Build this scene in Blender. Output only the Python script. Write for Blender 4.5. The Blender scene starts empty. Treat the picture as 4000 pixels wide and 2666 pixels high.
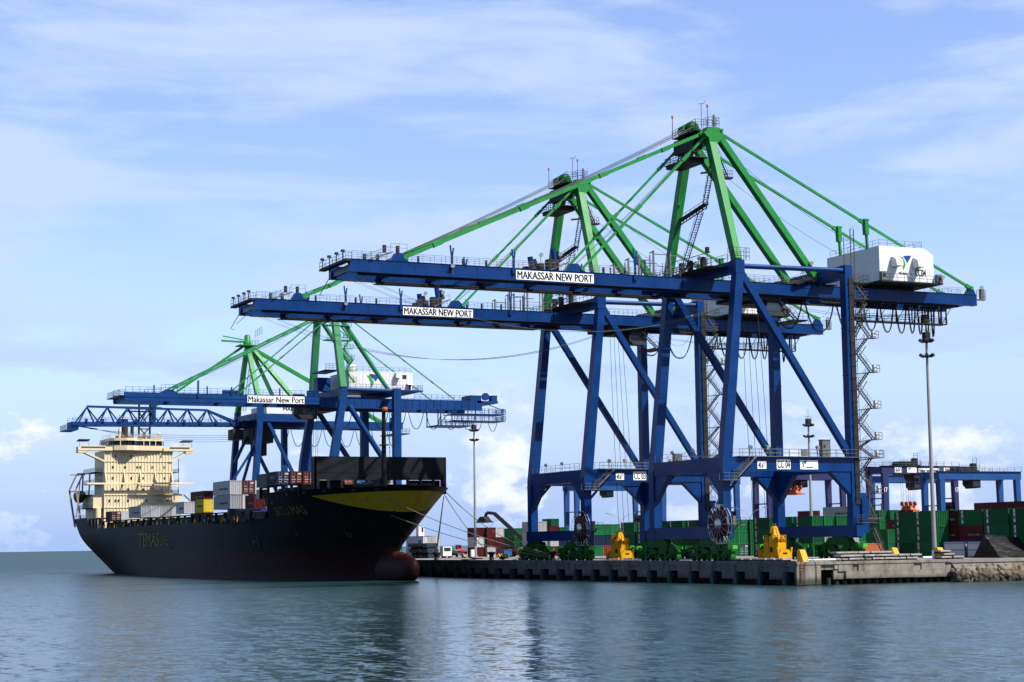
import bpy, bmesh, math, random
from mathutils import Vector, Matrix, Quaternion
SC = bpy.context.scene
COL = SC.collection
RND = random.Random(7)
R = math.radians

# ---------------------------------------------------------------- camera
YAW, PITCH, ROLL = 0.44786, 0.11092, -0.01412
cam = bpy.data.objects.new('camera', bpy.data.cameras.new('camera'))
COL.objects.link(cam)
cam.data.sensor_width = 36.0
cam.data.lens = 64.24
cam.data.clip_start = 0.5
cam.data.clip_end = 60000
_f = Vector((-math.cos(YAW) * math.cos(PITCH), math.sin(YAW) * math.cos(PITCH), math.sin(PITCH)))
cam.matrix_world = (Matrix.Translation((225.366, -154.034, 6.567))
                    @ _f.to_track_quat('-Z', 'Y').to_matrix().to_4x4() @ Matrix.Rotation(ROLL, 4, 'Z'))
SC.camera = cam

# ---------------------------------------------------------------- light
SUN = Vector((0.50, 0.36, 0.79)).normalized()
EL = math.asin(SUN.z)
AZ = math.atan2(SUN.x, SUN.y)
sun = bpy.data.objects.new('sun', bpy.data.lights.new('sun', 'SUN'))
COL.objects.link(sun)
sun.data.energy = 5.0
sun.data.angle = R(0.53)
sun.data.color = (1.0, 0.95, 0.87)
sun.rotation_euler = (-SUN).to_track_quat('-Z', 'Y').to_euler()
SC.view_settings.view_transform = 'Standard'
SC.view_settings.look = 'None'
SC.view_settings.gamma = 1.0
SC.view_settings.exposure = 0.95

class NT:
    def __init__(s, tree):
        s.t = tree; s.t.nodes.clear()
    def n(s, typ, props=None, **ins):
        nd = s.t.nodes.new(typ)
        for k, v in (props or {}).items(): setattr(nd, k, v)
        for k, v in ins.items():
            key = int(k[1:]) if k[0] == 'i' and k[1:].isdigit() else k.replace('_', ' ')
            s.set(nd, key, v)
        return nd
    def set(s, nd, key, v):
        sock = nd.inputs[key]
        if isinstance(v, bpy.types.NodeSocket): s.t.links.new(v, sock)
        elif isinstance(v, bpy.types.Node): s.t.links.new(v.outputs[0], sock)
        else: sock.default_value = v
    def m(s, op, a, b=0.0, clamp=False):
        nd = s.t.nodes.new('ShaderNodeMath'); nd.operation = op; nd.use_clamp = clamp
        s.set(nd, 0, a); s.set(nd, 1, b); return nd.outputs[0]
    def mix(s, f, a, b, blend='MIX'):
        nd = s.t.nodes.new('ShaderNodeMix'); nd.data_type = 'RGBA'; nd.blend_type = blend; nd.clamp_factor = True
        s.set(nd, 0, f); s.set(nd, 6, a); s.set(nd, 7, b); return nd.outputs[2]
    def ramp(s, f, lo, hi, a=0.0, b=1.0, smooth=True):
        nd = s.t.nodes.new('ShaderNodeMapRange'); nd.interpolation_type = 'SMOOTHSTEP' if smooth else 'LINEAR'
        s.set(nd, 0, f); s.set(nd, 1, lo); s.set(nd, 2, hi); s.set(nd, 3, a); s.set(nd, 4, b); return nd.outputs[0]
    def noise(s, vec, scale, detail=4.0, rough=0.55, dist=0.0):
        nd = s.t.nodes.new('ShaderNodeTexNoise')
        s.set(nd, 'Vector', vec); s.set(nd, 'Scale', scale); s.set(nd, 'Detail', detail); s.set(nd, 'Roughness', rough); s.set(nd, 'Distortion', dist)
        return nd.outputs[0]
    def mapv(s, vec, scale=(1, 1, 1), rot=(0, 0, 0), loc=(0, 0, 0)):
        nd = s.t.nodes.new('ShaderNodeMapping')
        s.set(nd, 0, vec); nd.inputs[1].default_value = loc; nd.inputs[2].default_value = rot; nd.inputs[3].default_value = scale
        return nd.outputs[0]

def c4(c): return (c[0], c[1], c[2], 1.0)

# ---------------------------------------------------------------- world: Nishita sky with layered clouds
world = bpy.data.worlds.new('World'); SC.world = world; world.use_nodes = True
w = NT(world.node_tree)
sky = w.n('ShaderNodeTexSky', {'sky_type': 'NISHITA', 'sun_disc': False, 'sun_elevation': EL, 'sun_rotation': AZ,
                               'altitude': 0.0, 'air_density': 1.0, 'dust_density': 0.6, 'ozone_density': 3.0})
tc = w.n('ShaderNodeTexCoord').outputs['Generated']
sep = w.n('ShaderNodeSeparateXYZ', None, i0=tc)
dx, dy, dz = sep.outputs
hv = w.n('ShaderNodeCombineXYZ', None, i0=dx, i1=dy, i2=w.m('MULTIPLY', dz, 1.0)).outputs[0]
CUM = (2.5, 3.6, 7.7)
# cumulus bank low over the horizon
warp = w.noise(hv, 22.0, 5.0, 0.6)
cn = w.noise(w.mapv(hv, (9, 9, 15), loc=CUM), 1.9, 9.0, 0.60)
thr = w.m('ADD', w.ramp(dz, 0.0, 0.10, 0.43, 0.60, smooth=False), w.ramp(dz, 0.085, 0.115, 0.0, 0.4))
thr2 = w.ramp(dz, -0.01, 0.03, 0.05, 0.0, smooth=False)
cden = w.m('SUBTRACT', cn, w.m('ADD', thr, thr2))
cum = w.ramp(cden, 0.0, 0.06)
cshade = w.ramp(w.m('ADD', cden, w.m('MULTIPLY', w.m('SUBTRACT', warp, 0.5), 0.30)), 0.02, 0.22)
# high thin veil
hz = w.m('MAXIMUM', dz, 0.02)
cv = w.mapv(hv, (3.2, 3.2, 17.0), rot=(0.0, 0.19, 0.42), loc=(0.7, 2.2, 0.1))
ci = w.noise(cv, 1.15, 7.0, 0.56, 0.35)
ci2 = w.noise(w.mapv(hv, (9, 9, 42), rot=(0.0, 0.16, 0.4)), 1.3, 6.0, 0.6, 0.5)
cirr = w.m('MULTIPLY', w.ramp(w.m('ADD', ci, w.m('MULTIPLY', w.m('SUBTRACT', ci2, 0.5), 0.28)), 0.38, 0.64), 0.88)
veil = w.ramp(dz, -0.01, 0.16, 0.97, 0.12)
veil = w.m('MULTIPLY', veil, w.ramp(ci, 0.3, 0.7, 0.86, 1.0))
thin = w.m('MAXIMUM', cirr, veil)
thinc = w.mix(w.ramp(dz, 0.0, 0.16), (0.37, 0.54, 0.93, 1), (0.61, 0.74, 1.0, 1))
skyc = w.mix(1.0, sky.outputs[0], (1.0, 0.98, 1.18, 1), 'MULTIPLY')
bg_sky = w.n('ShaderNodeBackground', None, Color=skyc, Strength=0.095)
bg_thin = w.n('ShaderNodeBackground', None, Color=thinc, Strength=0.53)
cumc = w.mix(cshade, (0.56, 0.68, 0.93, 1), (1.0, 1.0, 1.0, 1))
bg_cum = w.n('ShaderNodeBackground', None, Color=cumc, Strength=0.62)
mx1 = w.n('ShaderNodeMixShader', None, i0=thin, i1=bg_sky, i2=bg_thin)
mx2 = w.n('ShaderNodeMixShader', None, i0=w.m('MULTIPLY', cum, w.ramp(dz, 0.0, 0.035, 0.30, 0.85)), i1=mx1, i2=bg_cum)
w.n('ShaderNodeOutputWorld', None, Surface=mx2)

# ---------------------------------------------------------------- materials
MATS = {}
KA = 0.64
def mat(name, col, rough=0.5, spec=0.5, var=0.12, scale=0.35, streak=0.0, dirt=(0.10, 0.07, 0.05), bump=0.0, bscale=8.0, metal=0.0, emit=None, seam=0):
    if name in MATS: return MATS[name]
    m = bpy.data.materials.new(name); m.use_nodes = True
    col = [x * KA for x in col]; dirt = [x * KA for x in dirt]
    t = NT(m.node_tree)
    tcn = t.n('ShaderNodeTexCoord').outputs['Object']
    n1 = t.noise(tcn, scale, 5.0, 0.6)
    f = t.ramp(n1, 0.25, 0.75, 1.0 - var, 1.0 + var, smooth=False)
    cc = t.n('ShaderNodeVectorMath', {'operation': 'SCALE'}, i0=(col[0], col[1], col[2])); t.set(cc, 'Scale', f)
    c = cc.outputs[0]
    if streak > 0:
        n2 = t.noise(t.mapv(tcn, (1.6, 1.6, 0.16)), 1.3, 6.0, 0.65)
        c = t.mix(t.m('MULTIPLY', t.ramp(n2, 0.5, 0.78), streak), c, c4(dirt))
        if seam:
            sx_, sy_, sz_ = t.n('ShaderNodeSeparateXYZ', None, i0=tcn).outputs
            ln = t.m('MAXIMUM', t.m('LESS_THAN', t.m('FRACT', t.m('DIVIDE', sz_, seam)), 0.025), t.m('LESS_THAN', t.m('FRACT', t.m('DIVIDE', sy_, seam * 1.31)), 0.02))
            c = t.mix(t.m('MULTIPLY', ln, 0.4), c, c4([x * .45 for x in col]))
            rs = t.noise(t.mapv(tcn, (2.2, 2.2, 0.5)), 1.1, 6.0, 0.7)
            c = t.mix(t.m('MULTIPLY', t.ramp(rs, 0.70, 0.78), 0.35), c, (0.05, 0.025, 0.016, 1))
    p = t.n('ShaderNodeBsdfPrincipled', None, Base_Color=c, Roughness=t.ramp(n1, 0.2, 0.8, max(rough - 0.08, 0.02), min(rough + 0.1, 1.0)), Metallic=metal)
    p.inputs['Specular IOR Level'].default_value = spec if spec > 0.55 else spec * 0.35
    if emit:
        p.inputs['Emission Color'].default_value = c4(emit[0]); p.inputs['Emission Strength'].default_value = emit[1]
    if bump > 0:
        b = t.n('ShaderNodeBump', None, Strength=0.7, Distance=bump, Height=t.noise(tcn, bscale, 6.0, 0.6))
        t.set(p, 'Normal', b.outputs[0])
    t.n('ShaderNodeOutputMaterial', None, Surface=p)
    MATS[name] = m
    return m

BLUE = mat('crane_blue_paint', (0.0010, 0.038, 0.172), 0.36, 0.45, 0.22, 0.25, streak=0.25, dirt=(0.006, 0.03, 0.11), seam=3.3)
BLUE2 = mat('old_crane_blue_paint', (0.003, 0.046, 0.185), 0.45, 0.4, 0.16, 0.25, streak=0.35, dirt=(0.01, 0.04, 0.11), seam=3.3)
GREEN = mat('crane_green_paint', (0.026, 0.265, 0.055), 0.42, 0.4, 0.2, 0.3, streak=0.35, dirt=(0.015, 0.12, 0.03), seam=3.6)
GREEN2 = mat('old_crane_green_paint', (0.034, 0.245, 0.095), 0.45, 0.4, 0.12, 0.3, streak=0.12, dirt=(0.04, 0.18, 0.08))
LIME = mat('lime_green_paint', (0.07, 0.52, 0.05), 0.5, 0.4)
BOGIE = mat('bogie_green_paint', (0.004, 0.085, 0.010), 0.5, 0.35, 0.35, 0.5, streak=0.3, dirt=(0.012, 0.03, 0.01))
GALV = mat('galvanised_steel', (0.17, 0.18, 0.18), 0.5, 0.5, 0.25, 0.6, metal=0.3)
DARK = mat('dark_steel', (0.024, 0.026, 0.028), 0.6, 0.4, 0.4, 0.6)
BLACK = mat('black_rubber', (0.012, 0.012, 0.013), 0.65, 0.4)
WHITE = mat('white_paint', (0.86, 0.87, 0.86), 0.5, 0.4, 0.08, 0.4, streak=0.3, dirt=(0.5, 0.46, 0.40), seam=1.9)
SIGNW = mat('sign_white', (1.1, 1.1, 1.06), 0.5, 0.4, 0.04, 0.5)
INK = mat('sign_black', (0.012, 0.012, 0.014), 0.5, 0.3)
LGREEN = mat('logo_green', (0.06, 0.36, 0.07), 0.5, 0.3)
LBLUE = mat('logo_blue', (0.02, 0.07, 0.34), 0.5, 0.3)
GLASS = mat('dark_window_glass', (0.015, 0.022, 0.025), 0.08, 0.8, 0.1)
CHROME = mat('bright_metal', (0.62, 0.63, 0.65), 0.3, 0.6, 0.06, metal=1.0)
CABLE = mat('cable_maroon', (0.045, 0.010, 0.014), 0.55, 0.4, 0.2)
LAMPG = mat('lamp_glass', (0.8, 0.8, 0.76), 0.12, 0.9, 0.03)
YELLOW = mat('yellow_paint', (0.72, 0.36, 0.006), 0.5, 0.4, 0.14, 0.8, streak=0.2, dirt=(0.2, 0.11, 0.02))
ORANGE = mat('orange_paint', (0.55, 0.10, 0.015), 0.5, 0.4, 0.15)
RED = mat('red_paint', (0.46, 0.018, 0.020), 0.4, 0.5, 0.12)
CREAM = mat('cream_ship_paint', (0.86, 0.73, 0.48), 0.5, 0.35, 0.07, 0.35, streak=0.22, dirt=(0.42, 0.27, 0.14))
CREAM2 = mat('cream_rib_paint', (0.92, 0.78, 0.52), 0.5, 0.35, 0.07, 0.35, streak=0.25, dirt=(0.45, 0.27, 0.12))
SHIPDK = mat('ship_deck_steel', (0.010, 0.012, 0.016), 0.6, 0.35, 0.3, 0.5)
SHIPGR = mat('ship_grey_steel', (0.045, 0.05, 0.056), 0.6, 0.35, 0.3, 0.5)
ROPE = mat('mooring_rope', (0.20, 0.18, 0.14), 0.9, 0.1, 0.2)
WIRE = mat('steel_wire', (0.10, 0.105, 0.11), 0.6, 0.4)
POLE = mat('galvanised_mast', (0.36, 0.37, 0.36), 0.5, 0.5, 0.15, 0.2, streak=0.2, dirt=(0.2, 0.2, 0.19), metal=0.2)
SKIN = mat('skin', (0.30, 0.16, 0.09), 0.6)
CLOTHW = mat('white_cloth', (0.75, 0.75, 0.75), 0.9)
CLOTHD = mat('dark_cloth', (0.04, 0.045, 0.07), 0.9)
STAIR = mat('stair_grey', (0.085, 0.09, 0.095), 0.6, 0.4, 0.3, 0.8)
TEAL = mat('fender_teal', (0.008, 0.055, 0.058), 0.55, 0.4, 0.25, 0.7, streak=0.3, dirt=(0.03, 0.04, 0.035))

def concrete(name, col, stain, amt, bump=0.02, tide=False):
    if name in MATS: return MATS[name]
    col = [x * KA for x in col]; stain = [x * KA for x in stain]
    m = bpy.data.materials.new(name); m.use_nodes = True
    t = NT(m.node_tree)
    g = t.n('ShaderNodeNewGeometry').outputs['Position']
    a = t.noise(g, 0.5, 8.0, 0.65); b = t.noise(t.mapv(g, (1.1, 1.1, 0.22)), 0.9, 7.0, 0.62); d = t.noise(g, 5.0, 5.0, 0.6)
    c = t.mix(t.ramp(a, 0.3, 0.72), c4([x * 0.72 for x in col]), c4([min(x * 1.2, 0.9) for x in col]))
    c = t.mix(t.m('MULTIPLY', t.ramp(b, 0.46, 0.74), amt), c, c4(stain))
    c = t.mix(t.m('MULTIPLY', t.ramp(d, 0.4, 0.7), 0.3), c, c4([x * 0.55 for x in col]))
    if tide:
        gz_ = t.n('ShaderNodeSeparateXYZ', None, i0=g).outputs[2]
        c = t.mix(t.m('MULTIPLY', t.ramp(t.m('ADD', gz_, t.m('MULTIPLY', t.m('SUBTRACT', b, 0.5), 1.6)), 1.5, 0.5), 0.8), c, (0.010, 0.014, 0.009, 1))
    p = t.n('ShaderNodeBsdfPrincipled', None, Base_Color=c, Roughness=0.9)
    p.inputs['Specular IOR Level'].default_value = 0.25
    bp = t.n('ShaderNodeBump', None, Strength=0.8, Distance=bump, Height=t.m('ADD', a, t.m('MULTIPLY', d, 0.6)))
    t.set(p, 'Normal', bp.outputs[0])
    t.n('ShaderNodeOutputMaterial', None, Surface=p)
    MATS[name] = m
    return m
DECKC = concrete('deck_concrete', (0.30, 0.275, 0.24), (0.22, 0.19, 0.16), 0.5)
QUAYC = concrete('quay_concrete', (0.13, 0.13, 0.125), (0.03, 0.03, 0.028), 0.85, tide=True)
WALLC = concrete('return_wall_concrete', (0.30, 0.275, 0.225), (0.085, 0.05, 0.03), 0.8, tide=True)
DARKC = concrete('dark_shade_concrete', (0.035, 0.037, 0.036), (0.015, 0.015, 0.015), 0.6)  # shade of the void under the quay is put into this concrete tone
SLABC = concrete('slab_concrete', (0.45, 0.43, 0.38), (0.22, 0.19, 0.15), 0.5)
ROCKM = concrete('armour_rock', (0.20, 0.148, 0.10), (0.05, 0.035, 0.025), 0.6, 0.06, tide=True)

# ---------------------------------------------------------------- mesh builder
class MB:
    def __init__(s):
        s.v = []; s.f = []; s.sm = []; s.mi = []; s.cur = 0; s.cuts = [0]
    def nx(s):
        if len(s.f) > s.cuts[-1]: s.cuts.append(len(s.f))
        return s
    def add(s, vs, fs, smooth=False):
        o = len(s.v); s.v += [tuple(x) for x in vs]
        for f in fs:
            s.f.append(tuple(o + i for i in f)); s.sm.append(smooth); s.mi.append(s.cur)
        return s
    def hexa(s, p):
        return s.add(p, [(0, 3, 2, 1), (4, 5, 6, 7), (0, 1, 5, 4), (1, 2, 6, 5), (2, 3, 7, 6), (3, 0, 4, 7)])
    def box(s, a, b):
        x0, y0, z0 = a; x1, y1, z1 = b
        return s.hexa([(x0, y0, z0), (x1, y0, z0), (x1, y1, z0), (x0, y1, z0), (x0, y0, z1), (x1, y0, z1), (x1, y1, z1), (x0, y1, z1)])
    def bar(s, a, b, w, h, ref=(0, 0, 1), w2=None, h2=None):
        """rectangular bar a->b: w measured across (perpendicular to ref), h along ref"""
        a = Vector(a); b = Vector(b); d = (b - a).normalized(); rf = Vector(ref)
        sd = d.cross(rf)
        if sd.length < 1e-4: rf = Vector((1, 0, 0)); sd = d.cross(rf)
        sd.normalize(); up = sd.cross(d).normalized()
        w2 = w if w2 is None else w2; h2 = h if h2 is None else h2
        P = []
        for c, ww, hh in ((a, w, h), (b, w2, h2)):
            for i, j in ((-1, -1), (1, -1), (1, 1), (-1, 1)): P.append(c + sd * (ww / 2 * i) + up * (hh / 2 * j))
        return s.hexa(P)
    def tube(s, a, b, r, n=8, r2=None, cap=True):
        a = Vector(a); b = Vector(b); d = (b - a).normalized()
        u = d.orthogonal().normalized(); v = d.cross(u)
        r2 = r if r2 is None else r2
        vs = []
        for c, rr in ((a, r), (b, r2)):
            for i in range(n):
                t = 2 * math.pi * i / n; vs.append(c + (u * math.cos(t) + v * math.sin(t)) * rr)
        s.add(vs, [(i, (i + 1) % n, n + (i + 1) % n, n + i) for i in range(n)], n >= 6)
        if cap:
            s.add(vs[:n], [tuple(range(n - 1, -1, -1))]); s.add(vs[n:], [tuple(range(n))])
        return s
    def path(s, pts, r, n=5):
        pts = [Vector(p) for p in pts]
        vs = []
        for k, p in enumerate(pts):
            d = (pts[min(k + 1, len(pts) - 1)] - pts[max(k - 1, 0)]).normalized()
            u = d.cross(Vector((0.31, 0.95, 0.05))).normalized(); v = d.cross(u)
            for i in range(n):
                t = 2 * math.pi * i / n; vs.append(p + (u * math.cos(t) + v * math.sin(t)) * r)
        fs = []
        for k in range(len(pts) - 1):
            for i in range(n):
                fs.append((k * n + i, k * n + (i + 1) % n, (k + 1) * n + (i + 1) % n, (k + 1) * n + i))
        fs += [tuple(range(n)), tuple((len(pts) - 1) * n + i for i in range(n))]
        return s.add(vs, fs, True)
    def prism(s, poly, ax, lo, hi):
        """extrude a 2D polygon: ax 'x' -> (y,z), 'y' -> (x,z), 'z' -> (x,y)"""
        mk = {'x': lambda p, t: (t, p[0], p[1]), 'y': lambda p, t: (p[0], t, p[1]), 'z': lambda p, t: (p[0], p[1], t)}[ax]
        n = len(poly)
        vs = [mk(p, lo) for p in poly] + [mk(p, hi) for p in poly]
        return s.add(vs, [tuple(range(n - 1, -1, -1)), tuple(range(n, 2 * n))] + [(i, (i + 1) % n, n + (i + 1) % n, n + i) for i in range(n)])
    def lathe(s, prof, c, n=16, axis='z'):
        c = Vector(c); vs = []
        for r, h in prof:
            for i in range(n):
                t = 2 * math.pi * i / n
                p = {'z': (r * math.cos(t), r * math.sin(t), h), 'y': (r * math.cos(t), h, r * math.sin(t)), 'x': (h, r * math.cos(t), r * math.sin(t))}[axis]
                vs.append(c + Vector(p))
        fs = []
        for k in range(len(prof) - 1):
            for i in range(n): fs.append((k * n + i, k * n + (i + 1) % n, (k + 1) * n + (i + 1) % n, (k + 1) * n + i))
        s.add(vs, fs, True)
        return s.add([vs[i] for i in range(n)] + [vs[(len(prof) - 1) * n + i] for i in range(n)], [tuple(range(n)), tuple(range(n, 2 * n))])
    def rail(s, pts, h=1.1, step=1.8, r=0.035, mids=1):
        """guard rail along a polyline (base points): posts, top rail, mid rails"""
        pts = [Vector(p) for p in pts]; up = Vector((0, 0, 1))
        for a, b in zip(pts[:-1], pts[1:]):
            L = (b - a).length; n = max(1, round(L / step))
            for k in range(n + 1):
                p = a.lerp(b, k / n); s.tube(p, p + up * h, r, 4, cap=False)
            for q in [h] + [h * (j + 1) / (mids + 1) for j in range(mids)]:
                s.tube(a + up * q, b + up * q, r, 4, cap=False)
        return s
    def stair(s, a, b, wid, side, n=None, rails=True):
        """flight from a up to b; side = unit vector across"""
        a = Vector(a); b = Vector(b); sd = Vector(side)
        n = n or max(3, int((b - a).length / 0.42))
        for q in (-0.5, 0.5): s.bar(a + sd * wid * q, b + sd * wid * q, 0.07, 0.22)
        for k in range(1, n):
            p = a.lerp(b, k / n); s.bar(p - sd * wid / 2, p + sd * wid / 2, 0.24, 0.05)
        if rails:
            up = Vector((0, 0, 1.0))
            for q in (-0.5, 0.5):
                s.tube(a + sd * wid * q + up, b + sd * wid * q + up, 0.03, 4, cap=False)
                for k in range(0, n + 1, 4):
                    p = a.lerp(b, k / n) + sd * wid * q; s.tube(p, p + up, 0.028, 4, cap=False)
        return s
    def mesh(s, name, mats):
        me = bpy.data.meshes.new(name)
        me.from_pydata(s.v, [], s.f)
        me.polygons.foreach_set('use_smooth', s.sm); me.polygons.foreach_set('material_index', s.mi)
        for m in (mats if isinstance(mats, (list, tuple)) else [mats]): me.materials.append(m)
        bm = bmesh.new(); bm.from_mesh(me); bmesh.ops.recalc_face_normals(bm, faces=bm.faces); bm.to_mesh(me); bm.free()
        me.update()
        return me
    def build(s, name, mats, parent=None, loc=None):
        if len(s.cuts) == 1 or (len(s.cuts) == 2 and s.cuts[1] == len(s.f)): return link(name, s.mesh(name, mats), parent, loc)
        first = None; ends = s.cuts[1:] + [len(s.f)]
        for a, b in zip(s.cuts, ends):
            if b <= a: continue
            q = MB(); used = sorted({i for f in s.f[a:b] for i in f}); ix = {k: n for n, k in enumerate(used)}
            q.v = [s.v[i] for i in used]; q.f = [tuple(ix[i] for i in f) for f in s.f[a:b]]; q.sm = s.sm[a:b]; q.mi = s.mi[a:b]
            o = link(name, q.mesh(name, mats), parent, loc); first = first or o
        return first

def link(name, me, parent=None, loc=None, mtx=None):
    o = bpy.data.objects.new(name, me); COL.objects.link(o)
    if parent is not None: o.parent = parent
    if loc is not None: o.location = loc
    if mtx is not None: o.matrix_local = mtx
    return o
def tag(o, label=None, cat=None, group=None, kind=None):
    if label: o['label'] = label
    if cat: o['category'] = cat
    if group: o['group'] = group
    if kind: o['kind'] = kind
    return o
def thing(name, label, cat, loc=(0, 0, 0), rz=0.0, group=None):
    o = bpy.data.objects.new(name, None); COL.objects.link(o); o.location = loc; o.rotation_euler = (0, 0, rz); o.empty_display_size = 0.5
    return tag(o, label, cat, group)
def kids(o): return [c for c in bpy.data.objects if c.parent == o]
_CH = {}
def copy_tree(o, parent=None):
    c = o.copy(); COL.objects.link(c)
    if parent is not None: c.parent = parent; c.matrix_parent_inverse = o.matrix_parent_inverse.copy()
    for ch in [k for k in o.children]: copy_tree(ch, c)
    return c

_TXT = {}
def text_mesh(s, depth=0.01, mats=None):
    key = (s, depth, mats.name)
    if key in _TXT: return _TXT[key]
    cu = bpy.data.curves.new('lettering', 'FONT'); cu.body = s; cu.size = 1.0; cu.extrude = depth; cu.resolution_u = 3; cu.offset = 0.0
    ob = bpy.data.objects.new('lettering', cu); COL.objects.link(ob)
    dg = bpy.context.evaluated_depsgraph_get()
    me = bpy.data.meshes.new_from_object(ob.evaluated_get(dg))
    bpy.data.objects.remove(ob); bpy.data.curves.remove(cu)
    xs = [v.co.x for v in me.vertices]; ys = [v.co.y for v in me.vertices]
    x0, x1, y0, y1 = min(xs), max(xs), min(ys), max(ys)
    for v in me.vertices: v.co = ((v.co.x - x0) / (x1 - x0), (v.co.y - y0) / (y1 - y0), v.co.z)
    n0 = len(me.vertices); vs = [tuple(v.co) for v in me.vertices]; fs = [tuple(p_.vertices) for p_ in me.polygons]; bd = 0.30 / max(3, len(s)) * 0.16
    m2 = bpy.data.meshes.new('lettering'); m2.from_pydata(vs + [(x + bd, y, z + 0.004) for x, y, z in vs] + [(x + bd * 2, y, z + 0.008) for x, y, z in vs], [], fs + [tuple(i + n0 for i in f) for f in fs] + [tuple(i + 2 * n0 for i in f) for f in fs]); bpy.data.meshes.remove(me); me = m2
    me.materials.append(mats)
    me.name = 'lettering'
    _TXT[key] = me
    return me
def text(s, org, size, face, parent, m=None, name='lettering', shear=0.0):
    """unit text mesh placed with lower-left corner org; face '+x' (reads along +y) or '-y' (reads along +x)"""
    me = text_mesh(s, 0.02, m or INK)
    wd, ht = size
    if face == '+x': M = Matrix(((0, 0, 1, org[0]), (wd, shear * ht, 0, org[1]), (0, ht, 0, org[2]), (0, 0, 0, 1)))
    else: M = Matrix(((wd, shear * ht, 0, org[0]), (0, 0, -1, org[1]), (0, ht, 0, org[2]), (0, 0, 0, 1)))
    return link(name, me, parent, mtx=M)
def logo(org, sz, parent, face='+x', name='emblem'):
    """two-colour emblem: curved green leaf and blue triangle; org = lower-left, sz = height"""
    g = [(0.0, 0.93), (0.28, 0.90), (0.47, 0.55), (0.50, 0.35), (0.30, 0.0), (0.26, 0.22), (0.27, 0.45), (0.15, 0.72)]
    b = [(0.33, 0.98), (1.02, 1.04), (0.66, 0.52)]
    o = None
    mb = MB()
    for i, poly in enumerate((g, b)):
        mb.cur = i
        if face == '+x': mb.prism([(org[1] + p[0] * sz, org[2] + p[1] * sz) for p in poly], 'x', org[0], org[0] + 0.03)
        else: mb.prism([(org[0] + p[0] * sz, org[2] + p[1] * sz) for p in poly], 'y', org[1] - 0.03, org[1])
    return mb.build(name, [LGREEN, LBLUE], parent)
def sag(a, b, drop, n=14):
    a = Vector(a); b = Vector(b)
    return [a.lerp(b, t / n) - Vector((0, 0, drop * 4 * (t / n) * (1 - t / n))) for t in range(n + 1)]
# ---------------------------------------------------------------- ship-to-shore cranes CC03 / CC04
CR_BITS = {}
def bogie_meshes():
    mb = MB()   # one corner: equaliser beams and four two-wheel bogies along x, centred on 0, rail at y=0
    mb.prism([(-2.6, 3.55), (2.6, 3.55), (3.6, 2.55), (3.4, 2.2), (-3.4, 2.2), (-3.6, 2.55)], 'y', -0.62, 0.62)
    for sx in (-1, 1):
        c = 3.35 * sx
        mb.prism([(c - 0.7, 2.75), (c + 0.7, 2.75), (c + 2.9, 1.55), (c + 2.7, 1.15), (c + 1.2, 1.2), (c, 1.8), (c - 1.2, 1.2), (c - 2.7, 1.15), (c - 2.9, 1.55)], 'y', -0.5, 0.5)
        mb.lathe([(0.34, -0.75), (0.34, 0.75)], (c, 0, 2.35), 10, 'y')
        for q in (-1, 1):
            e = c + 1.62 * q
            mb.prism([(e - 0.5, 1.5), (e + 0.5, 1.5), (e + 1.38, 0.72), (e + 1.38, 0.3), (e + 0.7, 0.26), (e, 0.7), (e - 0.7, 0.26), (e - 1.38, 0.3), (e - 1.38, 0.72)], 'y', -0.42, 0.42)
            mb.box((e - 0.35, -0.95, 0.55), (e + 0.35, -0.42, 1.15))
            mb.lathe([(0.24, -1.25), (0.27, -0.9)], (e, 0, 0.9), 8, 'y')
        mb.box((c + 2.3 * sx - 0.35, -0.8, 1.5), (c + 2.3 * sx + 0.35, 0.1, 2.3))
        mb.bar((c + 3.1 * sx, -0.55, 0.2), (c + 3.1 * sx, -0.55, 2.3), 0.09, 0.09)
        mb.prism([(c - 0.55 * sx, 0.25), (c + 0.35 * sx, 0.25), (c - 0.1 * sx, 2.0)], 'y', -0.98, -0.9)
    wh = MB()
    wh.lathe([(0.16, -0.2), (0.42, -0.2), (0.42, -0.14), (0.36, -0.13), (0.36, 0.13), (0.42, 0.14), (0.42, 0.2), (0.16, 0.2)], (0, 0, 0.37), 14, 'y')
    bf = MB()
    bf.box((-0.45, -0.45, 0), (0.45, 0.45, 0.55))
    return mb.mesh('bogie_frame', BOGIE), wh.mesh('wheel', BLACK), bf.mesh('bumper_box', LIME)

def floodlight(p, parent, aim=(1, 0, -0.5), s=0.55):
    mb = MB(); p = Vector(p); a = Vector(aim).normalized()
    mb.tube(p - Vector((0, 0, 1.3)), p, 0.05, 5); mb.cur = 0
    mb.tube(p - a * 0.2 * s, p + a * 0.45 * s, 0.28 * s, 9, 0.5 * s)
    mb.cur = 1; mb.tube(p + a * 0.45 * s, p + a * 0.5 * s, 0.46 * s, 9)
    return mb.build('floodlight', [GALV, LAMPG], parent)

def girder(u0, u1, v0, v1, hump=None, tail=False):
    """box girder along y with profiled top (humps carry the stay pins)"""
    b, t = 44.95, 46.78
    top = [(v0, t)]
    for (a, c, d, e) in (hump or []): top += [(a, t), (c, t + 1.3), (d, t + 1.36), (e, t)]
    top.append((v1, t))
    mb = MB(); mb.prism([(v0, b)] + top + [(v1, b)], 'x', u0, u1)
    mb.box((u0 - 0.18, v0, b - 0.12), (u1 + 0.06, v1, b - 0.004)); mb.box((u0 - 0.03, v0, t + 0.006), (u1 + 0.10, v1, t + 0.06))
    n = int((v1 - v0) / 5.2)
    for k in range(1, n): mb.box((u1, v0 + (v1 - v0) * k / n - 0.05, b), (u1 + 0.035, v0 + (v1 - v0) * k / n + 0.05, t))
    return mb

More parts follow.
